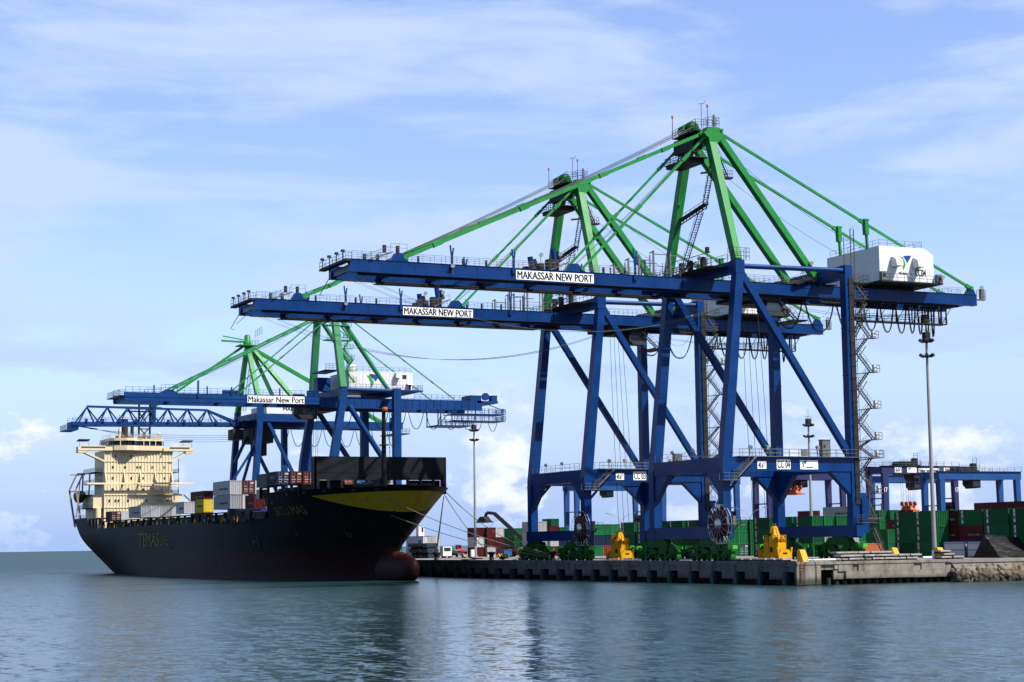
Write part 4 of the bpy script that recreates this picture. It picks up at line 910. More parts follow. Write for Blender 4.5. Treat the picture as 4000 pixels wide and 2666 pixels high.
# band lower edge rises aft: z_low = 13.1 + 3.7*((q)^1.7), q = clamp((118-x)/36)
q = t.m('DIVIDE', t.m('SUBTRACT', 105.5, sx), 18.0, True)
zl = t.m('ADD', t.m('MULTIPLY', t.m('POWER', q, 1.45), 3.6), 13.05)
zu = t.m('SUBTRACT', 17.0, t.m('MULTIPLY', q, 0.35))
inb = t.m('MULTIPLY', t.m('MULTIPLY', t.m('GREATER_THAN', sz, zl), t.m('LESS_THAN', sz, zu)), t.m('GREATER_THAN', sx, 70.0))
yel = t.mix(t.m('MULTIPLY', t.ramp(n2, 0.54, 0.72), 0.55), (0.24, 0.175, 0.010, 1), (0.08, 0.040, 0.012, 1))
c = t.mix(inb, c, yel)
pb = t.n('ShaderNodeBsdfPrincipled', None, Base_Color=c, Roughness=0.55); pb.inputs['Specular IOR Level'].default_value = 0.06
bp = t.n('ShaderNodeBump', None, Strength=0.35, Distance=0.05, Height=t.noise(t.mapv(ob, (0.35, 0.35, 0.55)), 1.0, 3, 0.5)); t.set(pb, 'Normal', bp.outputs[0])
t.n('ShaderNodeOutputMaterial', None, Surface=pb)
hull = mb.build('hull', hm, ship)
GOLD = mat('faded_gold_lettering', (0.17, 0.13, 0.024), 0.6, 0.3, 0.2, 1.0)
DIMW = mat('dim_white_marking', (0.07, 0.08, 0.09), 0.7, 0.2)
FADEW = mat('faded_white_marking', (0.30, 0.33, 0.35), 0.7, 0.2)
def onhull(s_, X0, z0, wd, ht, m_, shear=0.0, off=0.06):
    """lettering wrapped onto the near side of the hull"""
    me = text_mesh(s_, 0.0, m_).copy()
    for v in me.vertices:
        X = X0 + (v.co.x + shear * v.co.y) * wd; z = z0 + v.co.y * ht
        tt = tfrac(X, z)
        v.co = (X + 205, -half(tt, z) - off - v.co.z * 5, z)
    return link('hull_lettering', me, hull)
onhull('TEMAS', -244.8, 7.3, 20.4, 3.5, GOLD); onhull('LINE', -223.4, 7.6, 8.0, 2.3, GOLD)
onhull('SITU MAS', -138.4, 13.2, 15.0, 1.75, GOLD)
onhull('H', -278, 6.6, 2.4, 2.2, DIMW); onhull('H', -213.6, 6.6, 2.8, 2.4, DIMW); onhull('H', -156.0, 6.9, 3.0, 2.2, DIMW)
onhull('b', -116, 8.4, 1.4, 1.3, DIMW); onhull('8', -134, 8.9, 1.0, .9, DIMW)
mb = MB()
def hp(X, z, off=0.05): tt = min(.996, tfrac(X, z)); return Vector((X + 205, -half(tt, z) - off, z))
for X, z in ((-127, 17.3), (-119.0, 17.4), (-112, 17.5), (-105, 17.4), (-100.5, 17.4), (-140, 16.6), (-144, 15.5), (-141, 15.7), (-138, 15.9)):
    a, b = hp(X - .45, z), hp(X + .45, z); mb.nx().bar(a, b, 0.12, 0.55, (0, 0, 1))
mb.build('fairlead', INK, hull)
mb = MB(); mb.bar(hp(-103.2, 10.6, .08), hp(-101.0, 13.3, .1), 0.12, 0.5, (0, 0, 1)); mb.build('anchor_recess', INK, hull)
mb = MB()
for X in (-108.5, -101.5): a = hp(X, 14.9); mb.nx().box((a.x - .15, a.y - .02, a.z), (a.x + .15, a.y + .25, a.z + 1.1))
mb.build('draught_mark', YELLOW, hull)
# forecastle: breakwater, foremast, winches
mb = MB(); BX = -116.0
z0, z1, y0b, y1b = 19.75, 24.4, -33.4 , -5.3
mb.box(sl(BX - 0.3, y0b, z0), sl(BX, y1b, z1)); mb.box(sl(BX - 2.4, y0b, 16.9), sl(BX, y0b + 0.3, z1)); mb.box(sl(BX - 2.4, y1b - 0.3, 16.9), sl(BX, y1b, z1))
for k in range(11):
    y = y0b + (y1b - y0b) * k / 10; wd = 0.9 if k in (0, 10) else 0.55
    mb.box(sl(BX - 0.3, y - wd / 2 + (0.45 if k == 0 else -0.45 if k == 10 else 0), 16.9), sl(BX, y + wd / 2 + (0.45 if k == 0 else -0.45 if k == 10 else 0), z0))
mb.box(sl(BX - 2.2, y0b + .6, 16.9), sl(BX - 1.9, -26.5, z0)); mb.box(sl(BX - 2.2, -13.0, 16.9), sl(BX - 1.9, y1b - .6, z0)); mb.box(sl(BX + .003, y0b, z0 + 1.4), sl(BX + .06, y1b, z0 + 1.5)); mb.build('breakwater', SHIPDK, ship)  # the two inner plates are an added backing that keeps the outer openings dark
mb = MB(); mb.tube(sl(-111.6, -20.6, 16.9), sl(-111.6, -20.6, 33.6), 0.55, 12, 0.38); mb.box(sl(-112.4, -21.4, 26.4), sl(-110.8, -19.8, 26.6)); mb.tube(sl(-111.6, -20.6, 33.6), sl(-111.6, -20.6, 36.0), 0.14, 6); mb.bar(sl(-111, -19.6, 17), sl(-111, -19.6, 33), .07, .07)
for z in range(18, 33): mb.bar(sl(-111.1, -19.8, z), sl(-111.1, -19.4, z), .05, .05)
fm = mb.build('foremast', INK, ship)
MB().lathe([(0.2, 0), (0.55, 0.05), (0.55, 0.9), (0.2, 1.0)], sl(-111.2, -20.5, 33.0), 10).build('mast_lamp', ORANGE, fm)
mb = MB()
for y in (-27, -24, -16, -13): mb.nx().lathe([(0.5, -0.9), (0.9, -0.9), (0.9, 0.9), (0.5, 0.9)], sl(-108, y, 17.9), 10, 'y'); mb.box(sl(-109, y - .8, 16.9), sl(-107, y + .8, 17.6))
mb.build('winch', SHIPDK, ship)
# cargo deck: hatch coamings, lashing posts
mb = MB(); mb.box(sl(-290, -33.4, 12.2), sl(-148, -6.6, 14.3)); mb.nx().box(sl(-146, -31, 16.9), sl(-119, -9, 19.0)); mb.build('hatch_coaming', SHIPDK, ship)
mb = MB(); k = 0; X = -288.0
while X < -149:
    mb.bar(sl(X, -35.6, 12.2), sl(X, -35.2, 14.6), 0.55, 0.5); 
    if k % 2 == 0: mb.bar(sl(X + 1.0, -35.7, 12.2), sl(X + 1.8, -35.3, 14.5), 0.25, 0.3)
    mb.box(sl(X + 1.6, -35.9, 12.2), sl(X + 2.2, -35.3, 13.0)); mb.bar(sl(X, -35.4, 14.5), sl(X + 6.5, -35.4, 14.5), 0.4, 0.25); X += 6.5; k += 1
for X in (-146, -141, -136, -131, -126, -121): mb.box(sl(X, -35.2, 16.9), sl(X + .5, -34.7, 19.2)); 
mb.bar(sl(-146, -35, 19.1), sl(-120, -35, 19.2), .4, .25)
mb.build('lashing_frame', mat('lashing_black', (.006, .007, .009), .7, .2), ship)
mb = MB(); X = -284
for k in range(12): mb.nx().bar(sl(X + k * 11.3, -35.85, 12.3), sl(X + k * 11.3 + .3, -35.75, 13.7), 0.2, 0.15)
mb.build('lashing_rod_rack', YELLOW, ship)
mb = MB()
for k in range(17): mb.nx().box(sl(-285 + k * 7.7, -35.97, 12.75), sl(-284.3 + k * 7.7, -35.9, 13.35))
mb.build('deck_light', FADEW, ship)
# deckhouse
BXF = -309.2
mb = MB()
mb.box(sl(-322, -30.1, 12.2), sl(BXF, -9.9, 35.7))
mb.box(sl(-324, -33.2, 18.8), sl(BXF - .6, -30.1, 22.7)); mb.box(sl(-324, -9.9, 18.0), sl(BXF - .4, -6.8, 22.9)); mb.box(sl(-325, -32, 12.2), sl(-314, -8, 18.8))
dh = mb.build('deckhouse', CREAM, ship)
mb = MB()
bands = (19.0, 22.7, 26.2, 29.3, 32.5, 35.5)
for z in bands: mb.box(sl(BXF, -30.2, z - .12), sl(BXF + 0.22, -9.85, z + .08))
for k in range(23):
    y = -30.05 + 20.1 * k / 22; mb.box(sl(BXF, y - 0.09, 13), sl(BXF + 0.16, y + 0.09, 35.6))
for y in (-29.9, -24.3, -19.6, -15.1, -10.1): mb.prism([(BXF + 205, 29.3), (BXF + 205 + 0.35, 29.3), (BXF + 205 + 1.5, 26.5), (BXF + 205 + 1.5, 26.2), (BXF + 205, 26.2)], 'y', y + 20 - .12, y + 20 + .12)
mb.build('stiffener', CREAM2, dh)
mb = MB()
rows = {34.0: (-27.0, -22.4, -17.9, -13.4), 30.8: (-27.7, -24.1, -20.5, -19.6, -16.0, -12.4), 27.6: (-27.7, -22.2, -19.5, -18.7, -12.3), 24.3: (-27.7, -23.1, -18.6), 21.0: (-28.6, -26.8, -25.9, -23.1, -17.6, -14.2, -13.2, -11.4)}
for z, ys in rows.items():
    for y in ys: mb.nx().box(sl(BXF, y - .2, z - .32), sl(BXF + .18, y + .2, z + .32))
mb.build('porthole', GLASS, dh)
mb = MB()
wp = [(-322, -28.6), (-309.8, -28.6), (-308.2, -27.6), (-306.6, -24.2), (-306.6, -22.2), (-308.0, -20.6), (-308.4, -13.4), (-309.6, -12.6), (-322, -12.6)]
mb.prism([(x + 205, y + 20) for x, y in wp], 'z', 35.7, 37.1); mb.prism([(x + 205, y + 20) for x, y in wp], 'z', 38.5, 39.3)
mb.box(sl(-321, -26, 37.1), sl(-310.8, -13.2, 38.5))
for a, b in zip(wp[:-1], wp[1:]):
    n = max(1, round((Vector(b) - Vector(a)).length / 2.0))
    for k in range(n + 1): p = Vector(a).lerp(Vector(b), k / n); mb.bar(sl(p.x - .12, p.y, 37.05), sl(p.x - .12, p.y, 38.55), 0.2, 0.2)
wh = mb.build('wheelhouse', CREAM, ship)
mb = MB(); wi = [(x - 0.35, y + (0.3 if y < -20 else -0.3)) for x, y in wp]; mb.prism([(x + 205, y + 20) for x, y in wi], 'z', 37.1, 38.5); mb.build('bridge_window', GLASS, wh)
for sgn, yi, yo in ((-1, -28.0, -38.0), (1, -12.8, -3.8)):
    mb = MB(); a, b = min(yi, yo), max(yi, yo)
    mb.box(sl(-311.5, a, 35.6), sl(-308.4, b, 36.7)); mb.box(sl(-308.5, a + (1 if sgn < 0 else 2), 36.7), sl(-308.1, b - (2 if sgn < 0 else 1), 37.0))
    e = yo + (2.2 if sgn < 0 else -2.2)
    mb.box(sl(-311.4, min(yo, e), 34.9), sl(-308.5, max(yo, e), 35.6)); mb.bar(sl(-310, e, 35.0), sl(-310, yi - 2.0 * (1 if sgn < 0 else -1) * 1.0, 32.4), 2.4, 0.5, (0, 0, 1))
    mb.rail([sl(-308.5, yo + (.2 if sgn < 0 else -.2), 36.7), sl(-308.5, e, 36.7)], 1.0, 0.7, 0.05)
    wg = mb.build('bridge_wing', CREAM, wh)
    mb = MB(); q0, q1 = (yo + 0.1, yo + 3.4) if sgn < 0 else (yo - 3.4, yo - .1)
    mb.prism([(-311.6 + 205, 38.3), (-308.2 + 205, 38.7), (-308.2 + 205, 38.85), (-311.6 + 205, 38.45)], 'y', q0 + 20, q1 + 20)
    for y in (q0 + .3, q1 - .3): mb.bar(sl(-308.6, y, 36.7), sl(-308.6, y, 38.6), .09, .09)
    mb.build('wing_canopy', DARK, wg)
mb = MB(); mb.rail([sl(-306.9, -24, 39.3), sl(-308.6, -13.6, 39.3), sl(-321, -13.6, 39.3)], 1.1, 1.2, .045, 2); mb.rail([sl(-306.9, -24, 39.3), sl(-310, -28.3, 39.3), sl(-321, -28.3, 39.3)], 1.1, 1.2, .045, 2)
mb.tube(sl(-309, -25.8, 39.3), sl(-309, -25.8, 45.8), 0.28, 8, .14); mb.bar(sl(-309, -26.6, 44), sl(-309, -25.0, 44), .1, .1); mb.lathe([(0.0, 0), (0.35, .3), (0, .7)], sl(-309, -25.8, 45.8), 8); mb.lathe([(0.1, 0), (0.5, .3), (0.5, .7), (0, 1)], sl(-309, -14.2, 40.2), 8); mb.build('signal_mast', CREAM, wh)
mb = MB()
mb.tube(sl(-316, -22.6, 39.3), sl(-316, -22.6, 45.4), 0.95, 12); mb.tube(sl(-316, -20.4, 39.3), sl(-316, -20.4, 44.0), 0.5, 10); mb.tube(sl(-317, -24.0, 39.3), sl(-317, -24.0, 42.4), 0.3, 8); mb.box(sl(-318, -25, 39.3), sl(-314, -21, 40.4)); mb.box(sl(-315, -17.8, 39.3), sl(-313.6, -16.9, 40.9))
mb.build('funnel', mat('sooty_funnel', (0.05, 0.03, 0.022), 0.7, 0.3, 0.4, 0.8), ship)
mb = MB()
for y in (-20.9, -15.3):
    y2 = -18.6 if y < -18 else -15.3
    mb.bar(sl(-315, y2, 39.3), sl(-315, y2, 52.4), .5, .5)
for z in (42.5, 47.6, 51.6): mb.bar(sl(-315, -18.6, z), sl(-315, -15.3, z), .3, .3)
for a, b in ((39.3, 43), (43, 47.4)): mb.bar(sl(-315, -18.6, a), sl(-315, -15.3, b), .28, .28); mb.bar(sl(-315, -15.3, a), sl(-315, -18.6, b), .28, .28)
mb.box(sl(-316.5, -22.5, 47.6), sl(-313.5, -14.5, 47.8)); mb.rail([sl(-313.5, -22.5, 47.8), sl(-313.5, -14.5, 47.8)], 1.2, 1.2, .06, 2); mb.bar(sl(-314, -24.6, 49), sl(-314, -12, 49), .16, .16); mb.bar(sl(-314, -21.8, 50), sl(-314, -19.6, 50.4), .2, .3); mb.box(sl(-316, -19.2, 52.4), sl(-314, -14.6, 52.6)); mb.tube(sl(-315, -17, 52.6), sl(-315, -17, 54.5), .1, 5)
mb.build('radar_mast', INK, ship)
mb = MB()    # provision crane rail across the deckhouse front
mb.bar(sl(-307.6, -35.6, 25.9), sl(-307.6, -3.7, 26.1), 0.35, 0.5); mb.bar(sl(-307.2, -20, 25.1), sl(-307.2, -8.2, 25.2), .3, .35)
for y in (-19.6, -7.6): mb.bar(sl(-307.4, y, 26), sl(-307.4, y, 24.6), .25, .25)
mb.box(sl(-308.6, -15.7, 22.9), sl(-306.4, -11.2, 23.1)); mb.rail([sl(-306.4, -15.7, 23.1), sl(-306.4, -11.2, 23.1)], 1.0, .8, .06); mb.box(sl(-308.4, -15.4, 24.0), sl(-306.8, -13.9, 25.4)); mb.box(sl(-308.2, -13.4, 23.2), sl(-306.8, -11.8, 24.9)); mb.bar(sl(-306.6, -11.2, 23), sl(-306.6, -11.2, 25.6), .3, .3); mb.bar(sl(-307, -7.0, 22.6), sl(-306.5, -5.2, 20.8), .4, .4)
mb.build('provision_crane', CREAM2, ship)
mb = MB()
for z, y in ((18.8, -33.1), (22.7, -33.1), (26.0, -31.5), (29.3, -31.5)):
    mb.box(sl(-325, y - 1.4, z), sl(-311, y + 1.2, z + .15)); mb.rail([sl(-311, y + 1, z + .15), sl(-311, y - 1.3, z + .15), sl(-325, y - 1.3, z + .15)], 1.1, 1.1, .05, 2)
for y in (-8.4,): 
    for z in (23.0, 26.0, 29.3): mb.box(sl(-320, y - 1.4, z), sl(-311, y + 1.0, z + .15)); mb.rail([sl(-311, y + 1, z + .15), sl(-320, y + 1, z + .15)], 1.1, 1.1, .05, 2)
mb.bar(sl(-311.2, -7.5, 23), sl(-311.2, -7.5, 33.5), .14, .14)
mb.build('side_gallery', SHIPGR, dh)
mb = MB(); mb.tube(sl(-310.5, -31.6, 12.2), sl(-310.5, -31.6, 18.8), 0.95, 14); mb.build('stair_trunk', CREAM, dh)
# lifeboat on its davit at the near quarter
mb = MB()
for X in (-323.5, -314.5): mb.bar(sl(X, -35.4, 13.5), sl(X, -37.2, 24.5), .4, .5); mb.bar(sl(X, -37.2, 24.5), sl(X, -35.2, 29.0), .35, .4); mb.bar(sl(X, -33.4, 22.7), sl(X, -33.2, 29.0), .3, .4); mb.bar(sl(X, -37.0, 29.0), sl(X, -32.6, 29.1), .35, .35)
mb.bar(sl(-323.5, -35, 28.9), sl(-314.5, -35, 28.9), .3, .3); mb.bar(sl(-323.5, -36.9, 24), sl(-314.5, -36.9, 24), .25, .25); mb.bar(sl(-314.5, -37, 16), sl(-314.5, -36, 27), .2, .25)
dv = mb.build('boat_davit', mat('davit_grey_cream', (.30, .27, .21), .6, .3), ship)
mb = MB(); n, m_ = 12, 10; vs = []
for k in range(m_ + 1):
    u = -1 + 2 * k / m_; s_ = max(0.02, 1 - abs(u) ** 2.6) ** .5
    for i in range(n): a = 2 * math.pi * i / n; vs.append(sl(-319 + u * 4.6, -35.2 + 1.45 * s_ * math.cos(a), 22.9 + (2.5 if math.sin(a) < 0 else 1.3) * s_ * math.sin(a)))
mb.add(vs, [(k * n + i, k * n + (i + 1) % n, (k + 1) * n + (i + 1) % n, (k + 1) * n + i) for k in range(m_) for i in range(n)], True)
mb.build('lifeboat', mat('lifeboat_hull', (0.03, 0.045, 0.04), .5, .4), dv)
mb = MB(); mb.rail([sl(-326.6, -35, 15.9), sl(-326.6, -6, 15.9)], 1.1, 1.3, .06, 2); mb.rail([sl(-304, -35.7, 12.7), sl(-291, -35.7, 12.7)], 1.1, 1.3, .06, 2)
for X in (-303.5, -299, -295, -291): mb.box(sl(X, -35.95, 12.7), sl(X + .9, -35.4, 15.6))
mb.box(sl(-304, -35.9, 15.4), sl(-289, -33, 15.7)); mb.build('mooring_deck', SHIPGR, ship)
# ---------------------------------------------------------------- water
mb = MB()
mb.add([(-40000, -40000, 0), (20000, -40000, 0), (20000, 40000, 0), (-40000, 40000, 0)], [(0, 1, 2, 3)])
wm = bpy.data.materials.new('sea_water'); wm.use_nodes = True
t = NT(wm.node_tree)
g = t.n('ShaderNodeNewGeometry').outputs['Position']
cd = t.n('ShaderNodeVectorMath', {'operation': 'DISTANCE'}, i0=g, i1=(225.0, -154.0, 6.0)).outputs['Value']
patch = t.noise(t.mapv(g, (0.011, 0.022, 1.0), rot=(0, 0, 0.45)), 1.0, 4, 0.55, 0.6)
def nvec(sc, rot, scale, det, k):
    nd = t.n('ShaderNodeTexNoise', None, Vector=t.mapv(g, sc, rot=(0, 0, rot)), Scale=scale, Detail=det, Roughness=0.55, Distortion=0.4)
    v = t.n('ShaderNodeVectorMath', {'operation': 'SUBTRACT'}, i0=nd.outputs['Color'], i1=(0.5, 0.5, 0.5)).outputs[0]
    q = t.n('ShaderNodeVectorMath', {'operation': 'MULTIPLY'}, i0=v, i1=(k, k, 0.0)); return q.outputs[0]
def vadd(a, b): return t.n('ShaderNodeVectorMath', {'operation': 'ADD'}, i0=a, i1=b).outputs[0]
sl_ = vadd(vadd(nvec((1, 2.0, 1), 0.45, 0.13, 3, 0.20), nvec((1, 1.9, 1), 0.35, 0.40, 3, 0.42)), nvec((1, 1.5, 1), -0.3, 1.3, 3, 0.46))
# sheltered calm lane between the bow and the first crane
gx_, gy_, gz_ = t.n('ShaderNodeSeparateXYZ', None, i0=g).outputs
lane = t.m('ABSOLUTE', t.m('ADD', t.m('MULTIPLY', t.m('SUBTRACT', gx_, -20.0), 0.402), t.m('MULTIPLY', t.m('SUBTRACT', gy_, -46.0), 0.916)))
lane = t.m('DIVIDE', lane, t.m('ADD', 0.45, t.m('MULTIPLY', cd, 0.0036)))
lane = t.m('ADD', lane, t.m('MULTIPLY', t.m('SUBTRACT', patch, 0.5), 9.0))
open_ = t.ramp(lane, 5.5, 11.0)
st = t.m('ADD', 0.42, t.m('MULTIPLY', open_, t.ramp(patch, 0.36, 0.62, 0.75, 1.25)))
sc2 = t.n('ShaderNodeVectorMath', {'operation': 'SCALE'}, i0=sl_); t.set(sc2, 'Scale', st)
nrm = t.n('ShaderNodeVectorMath', {'operation': 'NORMALIZE'}, i0=vadd(sc2.outputs[0], (0.0, 0.0, 1.0))).outputs[0]
p = t.n('ShaderNodeBsdfPrincipled', None, Base_Color=(0.006, 0.024, 0.024, 1), Roughness=t.m('ADD', t.ramp(cd, 70.0, 700.0, 0.08, 0.36, smooth=False), t.m('MULTIPLY', open_, 0.09)), IOR=1.33)
t.set(p, 'Normal', nrm)
t.n('ShaderNodeOutputMaterial', None, Surface=p)
tag(mb.build('water', wm), kind='structure')

# ---------------------------------------------------------------- quay and yard ground
mb = MB()
mb.prism([(0, 0), (0, 520), (-700, 520), (-640, 400), (-500, 150), (-425, 0)], 'z', D - 0.55, D); tag(mb.build('quay_deck', DECKC), kind='structure')
mb = MB(); mb.box((-425, 0.5, D + 0.004), (-4, 0.9, D + 0.008)); mb.box((-425, 3.85, D + .004), (-6, 3.97, D + 0.10)); mb.box((-425, 29.1, D + .004), (-12, 29.22, D + 0.10)); tag(mb.build('crane_rail', DARK), 'steel crane rails let into the quay deck', 'rail')
PL, PO = 6.6933, 3.318
mb = MB()
mb.box((-425, -0.12, D - 0.42), (0.0, -0.002, D + 0.16))
N = 63
for k in range(N):
    xr = -PO - PL * k          # left edge of the fender bay (far side)
    x0 = xr - (PL - 2.85) + 0.0
    mb.box((xr + 2.85 - PL, -0.08, 0.82), (xr - 0.0 , 0.35, D - 0.424))
    mb.box((xr + 0.004, 0.1, 1.95), (xr + 2.846, 0.35, D - 0.424))
mb.box((-0.46, -0.10, 0.15), (0.0, 0.4, D - 0.424))
tag(mb.build('quay_wall', QUAYC), 'grey concrete quay front with dark fender recesses above the water', 'quay wall')
mb = MB()
mb.box((-425, 3.2, -2.0), (-3, 3.5, D - 0.56)); 
for k in range(N): mb.lathe([(0.42, -2.5), (0.42, D - 0.56)], (-PO - PL * k - 1.5, 1.5, 0), 10); mb.lathe([(0.42, -2.5), (0.42, D - 0.56)], (-PO - PL * k + 2.2, 2.6, 0), 10)
tag(mb.build('quay_piles', DARKC), kind='structure')
fmesh = MB().box((0, -0.42, 0.05), (0.85, 0.0, 1.9)).box((0.15, -0.02, 0.5), (0.7, 0.5, 1.6)).mesh('fender', TEAL)
for k in range(60):
    o = link('fender_panel', fmesh, None, (-PO - PL * k + 0.02, 0, 0)); tag(o, 'narrow teal fender panel in a recess of the quay front', 'fender', 'teal fender panels along the quay front')
# return wall at the quay end
mb = MB()
mb.box((-0.5, 0.0, 0.1), (0.06, 4.2, 3.0)); mb.prism([(0.0, 0.1), (3.0, 0.1), (4.2, 1.3), (4.2, 0.1)], 'x', -.4, 0.05) if False else None
mb.box((-0.6, 0.004, 3.0), (0.14, 28.4, D + 0.012)); mb.box((-0.6, 4.2, 2.2), (-0.2, 6.6, 3.0)); mb.box((-0.6, 6.6, 0.78), (-0.15, 28.4, 3.0))
for a, b in ((7.4, 10.0), (11.0, 21.2), (22.7, 27.1)): mb.box((-0.5, a, 1.95), (0.05, b, 2.98))
mb.box((-0.5, 8.6, 0.85), (0.22, 20.9, 1.93)); mb.box((-0.5, 20.95, 0.8), (0.17, 27.0, 1.93)); mb.box((-0.5, 6.7, 2.3), (0.02, 7.3, 2.98))
tag(mb.build('return_wall', WALLC), 'stained pale concrete wall closing the quay end beside the boulders', 'concrete wall')
mb = MB(); mb.box((-3.0, 5.2, -2), (-2.7, 28.4, D - .56))
for k in range(16): mb.lathe([(0.4, -2.5), (0.4, 1.0)], (-0.75, 6.0 + 1.45 * k, 0), 10)
tag(mb.build('wall_piles', DARKC), kind='structure')
RUST = mat('rusty_iron', (0.17, 0.065, 0.028), 0.8, 0.2, 0.4, 2.0)
mb = MB()
for y in (0.5, 3.3): mb.path([(0.2, y, 0.3), (0.2, y, 2.6), (0.18, y + (0.1 if y < 1 else -.1), 3.3), (-0.2, y + (.5 if y < 1 else -.5), 3.9), (-.6, y + (.6 if y < 1 else -.6), D)], 0.06, 5)
for k in range(6): mb.bar((0.2, 0.5, 0.6 + 0.42 * k), (0.2, 1.3, 0.6 + 0.42 * k), 0.05, 0.05)
mb.bar((0.2, 1.3, 0.3), (0.2, 1.3, 3.2), .06, .06)
tag(mb.build('ladder', RUST), 'rusty iron ladder on the corner of the quay', 'ladder')
# boulders
rk = []
for s_ in range(7):
    bm = bmesh.new(); bmesh.ops.create_icosphere(bm, subdivisions=2, radius=1.0)
    rr = random.Random(s_ + 3); pl = [Vector((rr.uniform(-1, 1), rr.uniform(-1, 1), rr.uniform(-1, 1))).normalized() for _ in range(7)]
    for v in bm.verts:
        d = v.co.normalized(); r = 1.0
        for q in pl: k_ = d.dot(q); r = min(r, 0.6 / k_) if k_ > 0.6 else r
        v.co = d * (r + rr.uniform(-.03, .03)); v.co.x *= 1.25; v.co.z *= 0.8
    me = bpy.data.meshes.new('boulder'); bm.to_mesh(me); bm.free(); me.materials.append(ROCKM); rk.append(me)
y = 28.2
rr = random.Random(11)
for row in range(7):
    z = 0.1 + row * 0.40; y = 28.3 + rr.uniform(-.3, .3) + max(0, (2 - row)) * -0.6
    while y < 47:
        sz = rr.uniform(0.26, 0.85) * (1.15 if row < 3 else 0.75)
        o = link('boulder', rk[rr.randrange(7)], None, (3.9 - row * 0.75 + rr.uniform(-.3, .3) - max(0, 30 - y) * 0.25, y, z + rr.uniform(-.15, .15)))
        o.rotation_euler = (rr.uniform(0, 6), rr.uniform(0, 6), rr.uniform(0, 6)); o.scale = (sz, sz, sz * rr.uniform(.8, 1.1)); y += sz * rr.uniform(1.15, 1.7)
        tag(o, 'rough brown boulder in the sloping bank right of the quay wall', 'boulder', 'boulders of the shore bank')
mb = MB(); mb.prism([(-12, -2), (4.0, -2), (3.0, 0.1), (-0.8, D - 0.15), (-12, D - .1)], 'y', 28.6, 300); tag(mb.build('shore_bank', concrete('rubble_earth', (0.20, 0.18, 0.15), (0.06, 0.05, 0.045), .8, .1)), kind='structure')

# ---------------------------------------------------------------- containers
def cmat(nm, col, st=0.25): return vary(mat(nm, col, 0.5, 0.35, 0.10, 0.5, streak=st, dirt=(0.05, 0.03, 0.02)))
def vary(m):
    nt = m.node_tree; p_ = next(n for n in nt.nodes if n.type == 'BSDF_PRINCIPLED'); lk = p_.inputs['Base Color'].links[0]; src = lk.from_socket
    oi = nt.nodes.new('ShaderNodeObjectInfo'); mr = nt.nodes.new('ShaderNodeMapRange'); nt.links.new(oi.outputs['Random'], mr.inputs[0]); mr.inputs[3].default_value = .72; mr.inputs[4].default_value = 1.30
    vm = nt.nodes.new('ShaderNodeVectorMath'); vm.operation = 'SCALE'; nt.links.new(src, vm.inputs[0]); nt.links.new(mr.outputs[0], vm.inputs['Scale']); nt.links.new(vm.outputs[0], p_.inputs['Base Color'])
    return m
CM = {'G': cmat('container_green', (0.008, 0.105, 0.038)), 'M': cmat('container_maroon', (0.085, 0.013, 0.014)), 'W': cmat('container_pale_grey', (0.52, 0.53, 0.53), .3),
      'L': cmat('container_grey', (0.36, 0.365, 0.38)), 'N': cmat('container_navy', (0.016, 0.028, 0.075)), 'R': cmat('container_red', (0.27, 0.035, 0.028)), 'O': cmat('container_orange', (0.46, 0.15, 0.06), .5),
      'K': cmat('container_dark_green', (0.02, 0.075, 0.055)), 'Y': cmat('container_yellow', (0.68, 0.50, 0.02), .25), 'B': cmat('container_blue', (0.03, 0.14, 0.34)), 'S': cmat('container_slate', (0.085, 0.105, 0.115)), 'g': cmat('container_light_green', (0.011, 0.14, 0.045)), 'r': cmat('container_brown', (0.30, 0.12, 0.08))}
CNAME = {'G': 'green', 'g': 'green', 'M': 'maroon', 'W': 'pale grey', 'L': 'grey', 'N': 'navy blue', 'R': 'red', 'O': 'orange', 'K': 'dark green', 'Y': 'yellow', 'B': 'blue', 'S': 'slate grey', 'r': 'brown'}
_CMESH = {}
def corr(mb, a, b, z0, z1, n_out, per=0.30, dep=0.06):
    """corrugated wall strip between plan points a and b"""
    a = Vector(a); b = Vector(b); L = (b - a).length; d = (b - a) / L; o = Vector(n_out)
    n = max(4, int(L / per)); pts = []
    for k in range(n):
        for q, e in ((0.0, 0), (0.3, 0), (0.5, 1), (0.8, 1)): pts.append(a + d * (L * (k + q) / n) - o * dep * e)
    pts.append(b)
    vs = [(p.x, p.y, z0) for p in pts] + [(p.x, p.y, z1) for p in pts]; m_ = len(pts)
    mb.add(vs, [(i, i + 1, m_ + i + 1, m_ + i) for i in range(m_ - 1)])
